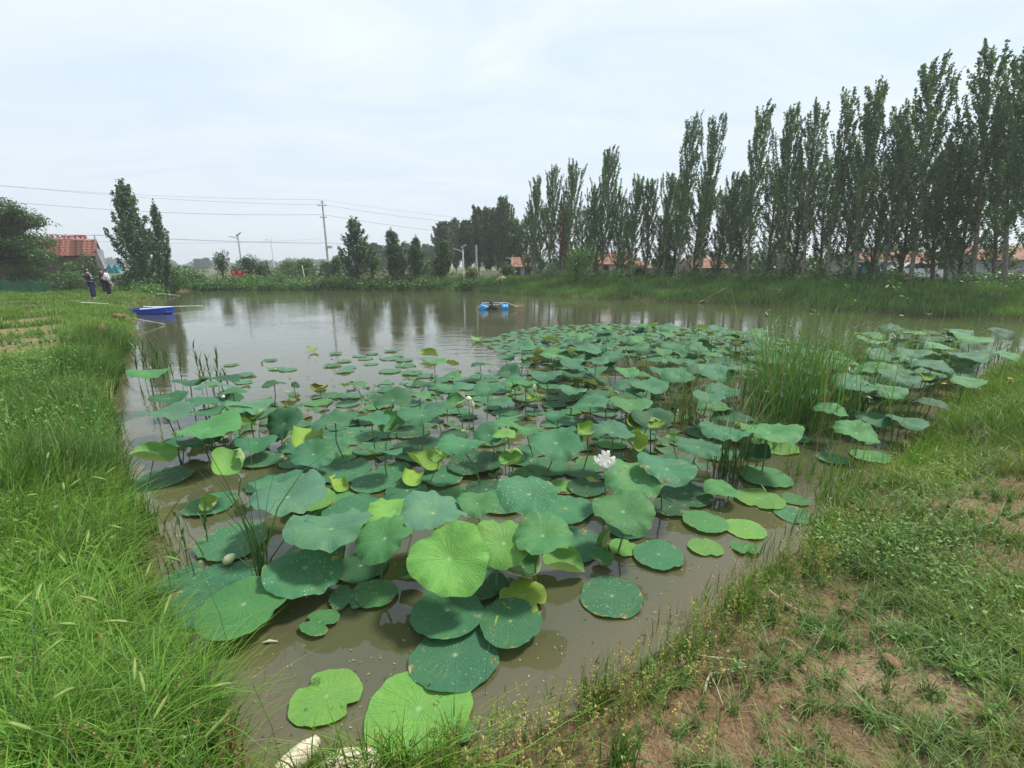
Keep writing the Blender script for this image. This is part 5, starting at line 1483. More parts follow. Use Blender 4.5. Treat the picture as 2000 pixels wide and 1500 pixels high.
H = True
HAND = [
 # px, py, width, kind, z, tilt, az, colour, spots, label
 (638, 1361, 130, 'N', 0, 0, 0, 'f', .0, 'light green pad with two notches floating alone near the bottom edge'),
 (818, 1386, 200, 'F', 0, 0, 0, 'f', .08, 'largest light green pad, floating nearest the bottom with grass before it'),
 (905, 1432, 46, 'F', 0, 0, 0, 'g', .0, 'tiny green pad at the right edge of the largest light green pad'),
 (889, 1283, 172, 'F', 0, 0, 0, 'b', .6, 'big blue-green pad with orange-brown scars touching the largest light green pad'),
 (874, 1199, 144, 'F', .035, 0, 0, 'b', .35, 'round blue-green pad directly above the scarred one'),
 (997, 1221, 126, 'F', .035, 0, 0, 'b', .35, 'blue-green pad with a small notch at the bottom, right of the round pair'),
 (1022, 1166, 96, 'N', .05, 0, 0, 'y', .0, 'yellow-green kidney-shaped pad floating above the notched blue-green pad'),
 (1195, 1165, 122, 'F', 0, 0, 0, 'b', .75, 'lone blue-green pad with dry grass bits on it, near the right shore'),
 (476, 1180, 162, 'F', .14, 9, 330, 'g', .06, 'very large smooth green leaf at the left, resting low over the water'),
 (440, 1155, 190, 'F', 0, 0, 0, 'b', .8, 'worn blue-green pad half hidden under the very large smooth leaf'),
 (596, 1110, 156, 'R', .16, 3, 5, 'b', .75, 'bowl-shaped leaf sprinkled with yellow specks left of centre'),
 (688, 1166, 84, 'T', 0, 0, 0, 'b', 1, 'torn pad with ragged bites right of the speckled bowl leaf'),
 (735, 1162, 82, 'F', 0, 0, 0, 'g', .95, 'crisp rounded half-pad beside the torn one'),
 (625, 1219, 72, 'T', 0, 0, 0, 'g', 1, 'small pad with a brown dead patch below the torn pad'),
 (878, 1092, 156, 'R', .36, 30, 350, 'f', .0, 'largest upright bright green leaf tilted to the viewer at the centre'),
 (984, 1062, 124, 'R', .36, 15, 5, 'f', .05, 'bright green leaf between the largest upright leaf and the waxy one'),
 (1060, 1047, 118, 'R', .42, 9, 10, 'g', .25, 'waxy green leaf with a pale heart, rightmost of the bright trio'),
 (1020, 1116, 108, 'C', .06, 12, 10, 'g', .3, 'half-folded leaf with upturned rim behind two stalks'),
 (1098, 1104, 62, 'K', .07, 20, 60, 'f', .0, 'small curled leaf standing at the right of the half-folded one'),
 (1112, 1062, 128, 'F', 0, 0, 0, 'b', .7, 'large spotted floating pad right of the waxy green leaf'),
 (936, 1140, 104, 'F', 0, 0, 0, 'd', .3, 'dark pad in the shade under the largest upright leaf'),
 (806, 1130, 56, 'C', .04, 10, 300, 'g', .1, 'small green leaf left of the foot of the largest upright leaf'),
 (705, 1108, 104, 'F', 0, 0, 0, 'd', .2, 'dark floating pad right of the speckled bowl leaf'),
 (752, 1052, 114, 'R', .38, 24, 330, 'g', .05, 'smooth green leaf on a tall stalk leaning left of centre'),
 (647, 1034, 160, 'R', .36, -3, 0, 'p', .1, 'broad pale waxy leaf with a wavy rim on a short stalk'),
 (690, 1000, 112, 'F', .05, 3, 0, 'b', .5, 'blue-green pad behind the broad pale waxy leaf'),
 (846, 1003, 138, 'R', .42, -1, 10, 'p', .15, 'grey-green funnel leaf behind the largest upright leaf'),
 (770, 1000, 100, 'R', .25, 3, 350, 'f', .1, 'light green leaf left of the grey-green funnel leaf'),
 (932, 984, 76, 'R', .42, 11, 0, 'g', .15, 'small leaf with bright white veins in the middle of the field'),
 (1033, 966, 126, 'R', .42, 5, 350, 'b', .85, 'large funnel leaf dusted with yellow specks behind the waxy leaf'),
 (1105, 997, 108, 'F', 0, 0, 0, 'b', .35, 'blue-green pad right of the dusted funnel leaf'),
 (1105, 950, 66, 'F', 0, 0, 0, 'f', .0, 'light green pad edge peeping out right of the dusted funnel leaf'),
 (1217, 1000, 122, 'R', .34, 14, 10, 'g', .25, 'wavy green leaf in front of the speckled leaf below the white flower'),
 (1242, 938, 132, 'R', .33, 3, 350, 'g', .7, 'speckled green leaf just right of the white flower'),
 (1303, 917, 114, 'R', .42, 1, 20, 'b', .5, 'lifted leaf touching the right edge of the speckled leaf'),
 (1217, 1070, 58, 'N', .0, 0, 0, 'f', .1, 'light green two-lobed pad at the foot of the wavy leaf'),
 (1185, 1058, 30, 'K', .05, 60, 270, 'f', .0, 'small folded shoot standing on the two-lobed pad'),
 (1175, 1093, 50, 'C', .03, 15, 0, 'g', .3, 'small cupped leaf with a yellow curled tip near the two-lobed pad'),
 (1222, 1037, 66, 'F', 0, 0, 0, 'b', .5, 'blue-green pad behind the stalks of the wavy leaf'),
 (1286, 1086, 96, 'F', 0, 0, 0, 'b', .6, 'long blue-green pad right of the two-lobed pad'),
 (1376, 1022, 82, 'F', 0, 0, 0, 'g', .3, 'round green pad alone in open water right of centre'),
 (1455, 1033, 76, 'F', 0, 0, 0, 'f', .0, 'light green pad right of the round green pad'),
 (1377, 1069, 64, 'N', 0, 0, 0, 'f', .05, 'small light green notched pad nearest the right shore grass'),
 (1456, 1066, 56, 'T', .03, 8, 200, 'g', .4, 'half-folded pad with a pale edge between reeds and shore'),
 (1410, 957, 66, 'R', .12, 7, 40, 'g', .2, 'small lifted leaf left of the light green shore pads'),
 (1483, 975, 88, 'N', 0, 0, 0, 'f', .1, 'light green pad with a grass head before it, by the right shore'),
 (1338, 966, 104, 'F', 0, 0, 0, 'd', .6, 'dark pad in two lobes behind the small lifted leaf'),
 (1308, 993, 74, 'F', 0, 0, 0, 'd', .7, 'dark brown-edged pad below the dark two-lobed pad'),
 (1494, 933, 96, 'F', 0, 0, 0, 'g', .15, 'narrow green pad behind the reeds near the right shore'),
 (1549, 1004, 72, 'F', 0, 0, 0, 'b', .5, 'blue-green pad against the grass of the right shore'),
 (1553, 976, 50, 'F', 0, 0, 0, 'g', .1, 'small green pad right of the pad with the grass head'),
 (1478, 897, 64, 'C', .12, 30, 290, 'd', .0, 'small dark folded leaf under the large right-hand leaf'),
 (1363, 874, 84, 'R', .42, 7, 0, 'b', .15, 'round dark leaf with frilled front rim right of the yellow shoots'),
 (1418, 847, 94, 'R', .48, 1, 10, 'b', .2, 'heart-shaped blue-green leaf above the round frilled leaf'),
 (1500, 845, 118, 'R', .46, -1, 20, 'g', .15, 'broad wavy leaf before the tall cattails'),
 (1510, 872, 90, 'F', 0, 0, 0, 'f', .5, 'pale floating pad under the broad wavy leaf'),
 (1283, 833, 46, 'C', .44, 15, 330, 'y', .0, 'small yellow-green cupped leaf on a straight stalk'),
 (1238, 862, 52, 'C', .36, 50, 10, 'y', .0, 'yellow-green hooded leaf facing the viewer below the cupped one'),
 (1148, 850, 58, 'C', .40, 12, 0, 'y', .0, 'yellow-green crown-shaped leaf on a tall stalk at the centre right'),
 (1237, 826, 40, 'K', .38, 25, 60, 'y', .0, 'rolled yellow-green leaf behind the hooded one'),
 (1318, 860, 26, 'K', .40, 15, 80, 'f', .0, 'small rolled bud leaf left of the round frilled leaf'),
 (1197, 845, 84, 'R', .46, 5, 350, 'b', .1, 'pointed blue-green leaf right of the crown-shaped leaf'),
 (407, 838, 116, 'R', .46, 3, 0, 'g', .1, 'large light green leaf in front of the left cluster'),
 (325, 808, 98, 'R', .46, -3, 20, 'p', .05, 'long wavy blue-green leaf leftmost of the left cluster'),
 (292, 731, 72, 'R', .58, -3, 0, 'g', .0, 'high green leaf standing apart beside the left bank reeds'),
 (330, 778, 64, 'R', .5, 3, 330, 'd', .0, 'dark leaf behind the leftmost wavy leaf'),
 (417, 757, 64, 'R', .52, -3, 0, 'p', .05, 'pale leaf at the back of the left cluster'),
 (398, 790, 74, 'R', .45, -3, 10, 'b', .1, 'blue-green leaf between the pale one and the large light green one'),
 (455, 768, 52, 'R', .50, -3, 10, 'b', .05, 'small blue-green leaf right of the pale one in the left cluster'),
 (430, 742, 68, 'R', .52, -10, 0, 'd', .0, 'dark leaf seen from below at the back of the left cluster'),
 (372, 748, 58, 'R', .50, -8, 0, 'd', .0, 'dark drooping leaf behind the pale leaf of the left cluster'),
 (490, 795, 84, 'R', .45, -3, 350, 'p', .15, 'pale wavy leaf at the right end of the left cluster'),
 (466, 818, 46, 'K', .38, 25, 60, 'f', .0, 'bright folded leaf right of the large light green leaf'),
 (505, 815, 46, 'C', .36, 20, 300, 'f', .0, 'curled bright leaf with a tall rush before it'),
 (408, 805, 66, 'R', .42, -1, 0, 'b', .1, 'blue-green leaf right behind the large light green leaf'),
 (375, 865, 54, 'R', .3, -1, 320, 'b', .1, 'blue-green leaf under the large light green leaf'),
 (330, 873, 60, 'R', .18, 13, 320, 'b', .05, 'low slanting leaf near the left bank'),
 (556, 828, 78, 'R', .28, 42, 340, 'd', .25, 'dark leaf tilted steeply to face the viewer left of centre'),
 (452, 908, 82, 'C', .34, 28, 20, 'f', .0, 'big bright folded leaf with a pale belly in the left water'),
 (300, 893, 54, 'K', .28, 18, 80, 'f', .0, 'long rolled bright leaf near the left bank'),
 (318, 931, 100, 'F', .03, 2, 0, 'b', .7, 'spotted pad floating below the long rolled leaf'),
 (562, 972, 150, 'R', .36, 3, 350, 'p', .1, 'widest pale waxy leaf left of centre'),
 (610, 975, 84, 'F', .12, 6, 20, 'f', .35, 'yellow-green leaf behind the widest pale waxy leaf'),
 (540, 945, 92, 'R', .2, -3, 330, 'b', .2, 'blue-green leaf left behind the widest pale leaf'),
 (413, 986, 94, 'F', 0, 0, 0, 'b', .6, 'spotted pad carrying a curled yellow leaf in the left water'),
 (412, 991, 40, 'C', .04, 35, 20, 'y', .0, 'curled yellow-green leaf lying on the spotted left pad'),
 (455, 1060, 130, 'F', 0, 0, 0, 'b', .85, 'large spotted pad behind the bulrush stems at the left'),
 (380, 1130, 120, 'T', 0, 0, 0, 'b', 1, 'worn brown-edged pad beside the left bank grass'),
 (612, 888, 78, 'R', .22, 26, 20, 'b', .1, 'leaf tilted on edge below the yellow-topped one'),
 (597, 862, 62, 'K', .26, 20, 80, 'y', .0, 'yellow-green rolled leaf lying above the tilted leaf'),
 (655, 826, 90, 'R', .42, -1, 10, 'b', .2, 'blue-green leaf on a bare stalk left of centre'),
 (690, 852, 96, 'F', 0, 0, 0, 'b', .8, 'sparkling floating pad below the leaf on a bare stalk'),
 (657, 893, 80, 'F', 0, 0, 0, 'g', .3, 'green floating pad right of the tilted leaf'),
 (671, 919, 112, 'F', 0, 0, 0, 'b', .7, 'wide spotted pad in the middle left of the field'),
 (738, 940, 102, 'F', 0, 0, 0, 'b', .7, 'spotted pad right of the wide one in the middle left'),
 (865, 932, 86, 'F', 0, 0, 0, 'b', .35, 'veined pad beside the curled yellow leaf at the centre'),
 (795, 962, 82, 'F', 0, 0, 0, 'b', .3, 'plain pad in front of the curled yellow leaf at the centre'),
 (805, 938, 44, 'K', .04, 15, 90, 'y', .0, 'boat-shaped yellow curled leaf floating between pads'),
 (660, 952, 34, 'K', .04, 15, 80, 'y', .0, 'small pale curled leaf floating beside the widest waxy leaf'),
 (828, 906, 52, 'K', .06, 10, 70, 'y', .0, 'yellow-green scroll of a leaf at the centre'),
 (862, 888, 38, 'C', .06, 40, 20, 'y', .0, 'small yellow-green hood beside the scroll leaf'),
 (928, 905, 108, 'F', .04, 2, 0, 'd', 1, 'dark pad thick with shiny drops behind the tall-stalked leaf'),
 (905, 872, 102, 'R', .46, -3, 0, 'b', .15, 'blue-green leaf on a tall straight stalk at the centre'),
 (955, 850, 60, 'R', .36, 30, 350, 'b', .1, 'leaf standing behind the tall-stalked centre leaf'),
 (984, 850, 46, 'R', .42, 5, 350, 'f', .0, 'small light green leaf on a thin stalk right of the tall-stalked one'),
 (1002, 900, 62, 'C', .14, 24, 330, 'f', .0, 'bright creased leaf near the centre, half standing'),
 (1086, 866, 110, 'R', .34, 11, 340, 'b', .35, 'large crinkled leaf left of the crown-shaped leaf'),
 (818, 887, 90, 'F', 0, 0, 0, 'g', .1, 'plain green pad behind the scroll leaf'),
 (822, 873, 100, 'F', 0, 0, 0, 'd', .1, 'dark pad behind the plain green one'),
 (725, 820, 76, 'R', .46, -3, 0, 'b', .1, 'wavy blue-green leaf on two crossing stalks left of centre'),
 (762, 835, 66, 'C', .34, 28, 20, 'g', .1, 'deep green bowl leaf right of the wavy leaf on crossing stalks'),
 (825, 812, 92, 'R', .46, 3, 350, 'b', .2, 'blue-green leaf with a slit, above the bowl leaf'),
 (768, 782, 74, 'R', .45, 9, 0, 'd', .2, 'dark saddle-shaped leaf in the middle distance'),
 (820, 774, 44, 'R', .42, -1, 0, 'g', .0, 'pale green leaf right of the dark saddle-shaped leaf'),
 (878, 758, 60, 'R', .42, 1, 0, 'b', .1, 'rounded leaf above the twin white buds'),
 (892, 790, 46, 'C', .34, 20, 0, 'g', .1, 'dark bowl leaf left of the twin white buds'),
 (954, 760, 60, 'R', .42, 9, 340, 'b', .1, 'blue-green leaf with raised back edge right of the rounded one'),
 (848, 707, 46, 'R', .44, -4, 0, 'g', .0, 'single leaf on a tall stalk at the edge of open water'),
 (536, 752, 46, 'R', .34, -3, 0, 'd', .0, 'butterfly-shaped leaf standing alone in open water at the left'),
 (577, 752, 16, 'R', .38, 50, 60, 'd', .0, 'tiny leaf on a thin stalk right of the butterfly-shaped leaf'),
 (564, 792, 34, 'C', .12, -20, 20, 'o', .0, 'withered olive leaf hanging behind the steeply tilted dark leaf'),
 (694, 752, 24, 'C', .10, -10, 0, 'o', .1, 'olive-brown curled leaf with a yellow tip in open water'),
 (626, 762, 40, 'C', .08, 10, 0, 'o', .2, 'brown boat-shaped leaf in open water below the yellow scraps'),
 (610, 684, 20, 'K', .04, 10, 90, 'y', .0, 'small yellow leaf scrap on open water, left of the pole reflection'),
 (838, 695, 28, 'K', .05, 10, 80, 'y', .0, 'yellow curled leaf on open water above the single leaf'),
 (886, 716, 34, 'C', .05, -10, 0, 'o', .1, 'dark red-brown curled leaf right of the single stalked leaf'),
 (930, 665, 26, 'K', .04, 8, 90, 'f', .0, 'bright leaf scrap floating near the far pads'),
 (1057, 698, 38, 'C', .16, -40, 10, 'o', .0, 'olive bowl of a leaf turned away in the far field'),
 # right-hand stand by the shore
 (1672, 846, 76, 'R', .30, 14, 0, 'g', .1, 'leaf in front of the right-hand stand, lowest over brown water'),
 (1624, 803, 60, 'R', .40, 8, 0, 'g', .1, 'leaf at the left end of the right-hand stand'),
 (1730, 764, 64, 'R', .56, 16, 0, 'g', .1, 'heart-shaped leaf in the middle of the right-hand stand'),
 (1670, 752, 78, 'R', .60, 10, 350, 'b', .1, 'large pointed leaf left of the heart-shaped leaf'),
 (1755, 738, 66, 'R', .66, 6, 20, 'b', .05, 'blue-green leaf behind the heart-shaped leaf'),
 (1803, 742, 42, 'C', .60, 10, 20, 'y', .0, 'bright yellow-green cupped leaf in the right-hand stand'),
 (1820, 718, 66, 'R', .70, 11, 0, 'b', .05, 'leaf with a dark belly above the yellow-green cup'),
 (1884, 745, 60, 'R', .56, 6, 0, 'g', .0, 'flat bright leaf touching the shore grass'),
 (1884, 697, 66, 'R', .66, 6, 350, 'b', .05, 'wide leaf at the back right of the right-hand stand'),
 (1895, 662, 66, 'R', .82, 11, 0, 'g', .05, 'highest leaf at the far right of the stand'),
 (1783, 690, 56, 'R', .70, 6, 0, 'b', .05, 'blue-green leaf at the back of the right-hand stand'),
 (1836, 680, 52, 'R', .70, 6, 0, 'g', .05, 'green leaf between the back leaf and the highest one'),
 (1965, 695, 40, 'R', .60, 14, 0, 'g', .0, 'lone green leaf rising from the grass at the right edge'),
 (1770, 825, 70, 'R', .28, 6, 20, 'b', .1, 'blue-green leaf half behind the shore grass of the stand'),
 (1705, 818, 66, 'R', .26, 6, 340, 'b', .1, 'shaded leaf between the front leaf and the grass'),
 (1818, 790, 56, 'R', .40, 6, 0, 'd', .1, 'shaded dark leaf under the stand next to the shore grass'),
 (1601, 768, 44, 'R', .42, 8, 0, 'g', .1, 'small leaf below the dry red spike'),
 (1700, 893, 70, 'F', 0, 0, 0, 'g', .2, 'half-sunk floating pad by the grassy right shore'),
 (1625, 898, 56, 'F', 0, 0, 0, 'b', .5, 'torn grey pad on brown water near the right shore'),
 (1562, 860, 40, 'F', 0, 0, 0, 'b', .4, 'thin pad left of the torn grey pad'),
]
for q in HAND:
    a = q[:9]
    lotus(*a, label=q[9], hi=(q[2] >= 76), aspect=1.0)

# filling the field: look-alikes with no story of their own
def inpoly(x, y, poly):
    c = False; n = len(poly)
    for i in range(n):
        x1, y1 = poly[i]; x2, y2 = poly[(i + 1) % n]
        if (y1 > y) != (y2 > y) and x < (x2 - x1) * (y - y1) / (y2 - y1) + x1: c = not c
    return c
def fill(poly_px, n, kinds, z0, z1, d0, d1, sep, cols, spots, zsep=.12, tilt=12, tm=1):
    poly = [tuple(P(a, b, 0)[:2]) for a, b in poly_px]
    xs = [q[0] for q in poly]; ys = [q[1] for q in poly]; k = 0; tries = 0
    while k < n and tries < n * 60:
        tries += 1
        x, y = random.uniform(min(xs), max(xs)), random.uniform(min(ys), max(ys))
        if not inpoly(x, y, poly): continue
        kind = random.choice(kinds); z = 0 if kind in 'FNT' else random.uniform(z0, z1); D_ = random.uniform(d0, d1)
        if kind in 'CK': D_ *= .5; z = max(.05, z * .8)
        ok = True
        for L in LEAVES:
            dz = abs(L['z'] - z)
            if dz < zsep and (L['hub'].x - x) ** 2 + (L['hub'].y - y) ** 2 < (sep * (L['D'] + D_) / 2) ** 2: ok = False; break
        if not ok: continue
        if pond_dist([x], [y])[0] > -.1: continue
        col = random.choice(cols) if kind not in 'CK' else random.choice('yffo')
        lotus(0, 0, 0, kind, z, random.gauss(tm, tilt * .6) if z > .08 else 0, random.choice([0, 0, 20, 340, 90, 270, 180]), col, max(0, random.gauss(spots, .25)), world=(x, y, max(z, .01)), diam=D_)
        k += 1
    return k
NHAND = len(LEAVES)
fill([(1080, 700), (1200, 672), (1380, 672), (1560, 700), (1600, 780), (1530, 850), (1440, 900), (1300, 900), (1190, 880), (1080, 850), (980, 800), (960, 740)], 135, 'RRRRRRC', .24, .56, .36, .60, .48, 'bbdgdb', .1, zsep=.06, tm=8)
fill([(640, 790), (800, 760), (960, 730), (1090, 800), (1100, 900), (1000, 950), (700, 950), (600, 900)], 16, 'RRRC', .2, .42, .28, .46, .66, 'bbdg', .1)
fill([(960, 715), (1060, 680), (1200, 662), (1440, 668), (1480, 700), (1200, 720), (1000, 750)], 30, 'RRRRC', .15, .42, .30, .46, .65, 'bgbd', .05, tm=8)
fill([(1590, 800), (1800, 830), (1880, 760), (1960, 700), (1850, 690), (1690, 700), (1600, 740)], 40, 'RRR', .26, .70, .46, .68, .36, 'dgdbd', .05, zsep=.06, tm=10)
fill([(290, 800), (470, 780), (560, 850), (540, 900), (380, 900), (300, 860)], 5, 'RR', .15, .4, .35, .5, .6, 'bd', .1)
fill([(500, 900), (620, 850), (800, 830), (1000, 850), (1120, 900), (1330, 930), (1180, 1010), (900, 1010), (560, 1020)], 30, 'FFFFT', 0, 0, .32, .50, .56, 'bbdgb', .6)
fill([(440, 800), (650, 770), (960, 720), (1080, 740), (1250, 800), (1480, 860), (1400, 920), (1000, 850), (620, 850)], 96, 'FFFFT', 0, 0, .26, .44, .54, 'bbpgb', .6)
fill([(440, 705), (560, 690), (800, 680), (900, 735), (700, 780), (480, 770)], 24, 'FFFT', 0, 0, .26, .46, .85, 'ppbp', .7)
fill([(880, 672), (1000, 645), (1180, 636), (1480, 652), (1560, 690), (1200, 690), (1000, 720), (900, 720)], 300 - len(LEAVES), 'FFFFFFK', 0, 0, .30, .50, .72, 'pbpbgf', .15)

# labels for those: what, where, and its rank there
ZONES = [('among the far pads beyond the field', lambda x, y: y < 665), ('on the open water at the left', lambda x, y: x < 700 and y < 775), ('in the left cluster', lambda x, y: x < 560 and y < 900),
         ('in the right-hand stand', lambda x, y: x > 1590), ('before the tall cattails', lambda x, y: x > 1420), ('behind the rush clump right of centre', lambda x, y: x > 1200 and y < 800),
         ('around the rush clump right of centre', lambda x, y: x > 1200), ('in the far middle of the field', lambda x, y: y < 740), ('in the middle of the field', lambda x, y: y < 830),
         ('left of the white flower', lambda x, y: x > 900), ('in the centre-left of the field', lambda x, y: True)]
groups = {}
for L in LEAVES:
    if L['label']: continue
    form = {'R': 'raised leaf', 'F': 'floating pad', 'T': 'torn pad', 'C': 'cupped leaf', 'K': 'rolled leaf', 'N': 'notched pad'}[L['kind']]
    if L['kind'] == 'R' and L['D'] < .36: form = 'small raised leaf'
    zn = next(z for z, f in ZONES if f(L['px'], L['py']))
    groups.setdefault((LNAME[L['col']], form, zn), []).append(L)
ROWN = ['back', 'second', 'third', 'fourth', 'fifth', 'sixth', 'seventh', 'eighth']
for (cn, form, zn), ls in groups.items():
    ls.sort(key=lambda q: q['py'])
    n = len(ls); per = n if n <= 7 else 6
    rows = [ls[i:i + per] for i in range(0, n, per)]
    for ri, row in enumerate(rows):
        row.sort(key=lambda q: q['px'])
        for ci, L in enumerate(row):
            if n == 1: L['label'] = '%s %s %s' % (cn, form, zn)
            elif len(rows) == 1: L['label'] = '%s %s, %s from the left %s' % (cn, form, ORD[ci], zn)
            else: L['label'] = '%s %s, %s from left, %s row %s' % (cn, form, ORD[ci], ROWN[min(ri, 7)], zn)
for L in LEAVES:
    L['o']['label'] = L['label']

# the uncountable far pads and scraps
def pad_mass(name, label, poly_px, n, d0, d1, col, cat):
    poly = [tuple(P(a, b, 0)[:2]) for a, b in poly_px]
    xs = [q[0] for q in poly]; ys = [q[1] for q in poly]; V = []; F = []; U = []; k = 0
    na = 12
    placed = [(L['hub'].x, L['hub'].y, L['D']) for L in LEAVES if L['z'] < .08]
    for _ in range(n * 30):
        if k >= n: break
        x, y = random.uniform(min(xs), max(xs)), random.uniform(min(ys), max(ys))
        if not inpoly(x, y, poly) or pond_dist([x], [y])[0] > -.1: continue
        D_ = random.uniform(d0, d1)
        if any((x - a) ** 2 + (y - b) ** 2 < (.42 * (D_ + c)) ** 2 for a, b, c in placed): continue
        placed.append((x, y, D_))
        o = len(V); V.append((x, y, .012)); U.append((0, 0)); r = D_ / 2; ph = random.uniform(0, 6.28); zt = random.uniform(.008, .02)
        for i in (1, 2):
            for j in range(na):
                a = 2 * math.pi * j / na; q = r * i / 2 * (1 + .06 * math.sin(3 * a + ph))
                V.append((x + q * math.cos(a), y + q * math.sin(a), zt + .006 * i * math.sin(2 * a + ph) * i)); U.append((i / 2 * math.cos(a), i / 2 * math.sin(a)))
        for j in range(na):
            j2 = (j + 1) % na
            F += [(o, o + 1 + j, o + 1 + j2), (o + 1 + j, o + 1 + na + j, o + 1 + na + j2), (o + 1 + j, o + 1 + na + j2, o + 1 + j2)]
        k += 1
    o = link(name, np_mesh(name, np.array(V), np.array(F), M_lotus, uv=np.array(U), smooth=True))
    o.color = (*col, .15)
    return tag(o, label, cat, kind='stuff')
pad_mass('far_lotus_pads', 'closely packed pale floating pads covering the far side of the lotus field',
         [(940, 668), (1040, 640), (1180, 633), (1330, 640), (1480, 650), (1560, 672), (1640, 690), (1700, 700), (1500, 720), (1250, 700), (1040, 715)], 430, .26, .46, (.060, .170, .095), 'lotus pads')
pad_mass('small_lotus_pads', 'small pads and leaf bits filling the gaps between the larger leaves',
         [(420, 800), (620, 760), (900, 725), (1100, 735), (1420, 800), (1480, 880), (1200, 960), (900, 960), (600, 940), (430, 880)], 170, .10, .24, (.062, .165, .075), 'lotus pads')
def specks():
    c = []
    while len(c) < 1500:
        t_ = random.random(); k = random.randrange(len(PW)); a = PW[k]
        if a[1] > 12 and random.random() < .8: continue
        x = a[0] + random.gauss(0, .35); y = a[1] + random.gauss(0, .35)
        c.append((x, y, .004))
    c += [(random.uniform(-2.2, 2.5), random.uniform(1.6, 7), .004) for _ in range(500)]
    c = np.array(c); d_ = pond_dist(c[:, 0], c[:, 1]); c = c[(d_ < -.02)]
    n = len(c); cols = np.array([random.choice([(.30, .26, .16), (.20, .24, .08), (.40, .36, .26), (.12, .08, .04)]) for _ in range(n)])
    a = rng.random(n) * 6.28; L = rng.uniform(.004, .016, n); W = rng.uniform(.002, .006, n)
    ux, uy = np.cos(a), np.sin(a)
    V = np.stack([c + np.stack([ux * L, uy * L, 0 * L], 1), c + np.stack([-uy * W, ux * W, 0 * L], 1), c - np.stack([ux * L, uy * L, 0 * L], 1), c + np.stack([uy * W, -ux * W, 0 * L], 1)], 1).reshape(-1, 3)
    p = Pool(); p.add(V, np.arange(4 * n).reshape(n, 4), np.repeat(cols, 4, 0)); p.link('floating_specks', M_grass, 'seeds, straw and specks drifting on the pond water', 'floating debris', kind='stuff')
specks()
def scraps():
    V = []; F = []; Cc = []
    n = 260
    poly = [tuple(P(a, b, 0)[:2]) for a, b in [(500, 700), (900, 690), (1200, 660), (1500, 700), (1450, 900), (1150, 1000), (600, 950), (520, 800)]]
    xs = [q[0] for q in poly]; ys = [q[1] for q in poly]; c = []
    while len(c) < n:
        x, y = random.uniform(min(xs), max(xs)), random.uniform(min(ys), max(ys))
        if inpoly(x, y, poly): c.append((x, y, random.uniform(.015, .045)))
    for rg_ in ([(.25, .14, .03)], [(.35, .36, .06)], [(.12, .06, .03)]): pass
    cc = np.array(c); cols = np.array([random.choice([(.22, .15, .06), (.33, .36, .07), (.12, .06, .03), (.28, .30, .08), (.09, .12, .04)]) for _ in c])
    V, F, Cc = leafquads(cc, rng.uniform(.03, .085, n), 1.8, 1.2, cols)
    p = Pool(); p.add(V, F, Cc); p.link('leaf_litter', M_grass, 'yellow and brown scraps of dead leaf floating between the pads', 'leaf scraps', kind='stuff')
scraps()

# water lying on the two nearest light green pads
M_drop = NT('water_drop'); M_drop = M_drop.done(M_drop.pr((1, 1, 1, 1), .02, .5, Transmission_Weight=1.0, IOR=1.333))
def drops(label, pts):
    L = next(q for q in LEAVES if q['label'] == label); o = L['o']
    inv = o.matrix_basis.inverted()
    for (px, py, r) in pts:
        w = P(px, py, o.location.z + .004)
        m = MB(); m.lathe((0, 0, 0), [(r, -.001), (r * .95, r * .14), (r * .7, r * .30), (r * .3, r * .38), (0, r * .40)], 12)
        q = link('water_drop', m.mesh('water_drop', M_drop), o); q.matrix_basis = inv @ Matrix.Translation(w)
drops(HAND[1][9], [(837, 1340, .016), (849, 1343, .008), (852, 1373, .014), (846, 1430, .022), (778, 1432, .014), (806, 1341, .006), (862, 1352, .007), (770, 1388, .006), (860, 1360, .006)])
drops(HAND[0][9], [(617, 1331, .026), (668, 1379, .007), (648, 1382, .006), (598, 1384, .008)])

# ------------------------------------------------------------------ flowers and buds
def flower(px, py, w, z, label):
    hub = P(px, py, z); d = hub.y * CP + (CAMH - z) * SP; Rr_ = w / FPX * d / 2
    base = Vector((hub.x + .01, hub.y - .01, 0))
    o = thing('lotus_flower', base, label, 'flower')
    h = hub - base
    MB().tube([(0, 0, -.25), (.005, 0, h.z * .5), h - Vector((0, 0, .03))], .006, 6, cap=False).obj('stalk', M_stalk, o)
    n_u, n_v = 7, 5
    def petal(L, W, th, az, curl):
        v = []; f = []
        for i in range(n_u + 1):
            t = i / n_u
            ww = W * math.sin(math.pi * min(1, (t * .96 + .04)) ** .95) * (1 if t < 1 else 0)
            a = th - curl * t
            rr = L * (math.sin(th) * t * (1.2 - .2 * t)); zz = L * (math.cos(th) * t ** 1.15 + (1 - math.cos(th)) * .18 * t)
            rr += -curl * L * .25 * t * t
            for j in range(n_v):
                s = (j / (n_v - 1) - .5) * 2
                cup = .35 * W * (s * s)
                x = rr - cup * math.cos(th) * .9; y = ww * s * .5; z_ = zz + cup * math.sin(th) * .6
                v.append((x * math.cos(az) - y * math.sin(az), x * math.sin(az) + y * math.cos(az), z_))
        for i in range(n_u):
            for j in range(n_v - 1):
                q = i * n_v + j; f.append((q, q + 1, q + n_v + 1, q + n_v))
        return MB().add(v, f, True)
    L = Rr_ * 1.5
    for i in range(7):
        link('petal', petal(L * (1.02 + .08 * (i % 2)), L * .70, R(43), i * 2 * math.pi / 7 + .3, .12).mesh('petal', M_petal), o, h)
    for i in range(4):
        link('petal', petal(L * 1.22, L * .74, R(17), i * 2 * math.pi / 4 + .65, .05).mesh('petal', M_petal), o, h + Vector((0, 0, .004)))
    MB().lathe(h, [(0, 0), (L * .10, .005), (L * .16, L * .25), (L * .17, L * .32), (0, L * .33)], 10).obj('seed_pod', M_yellow, o)
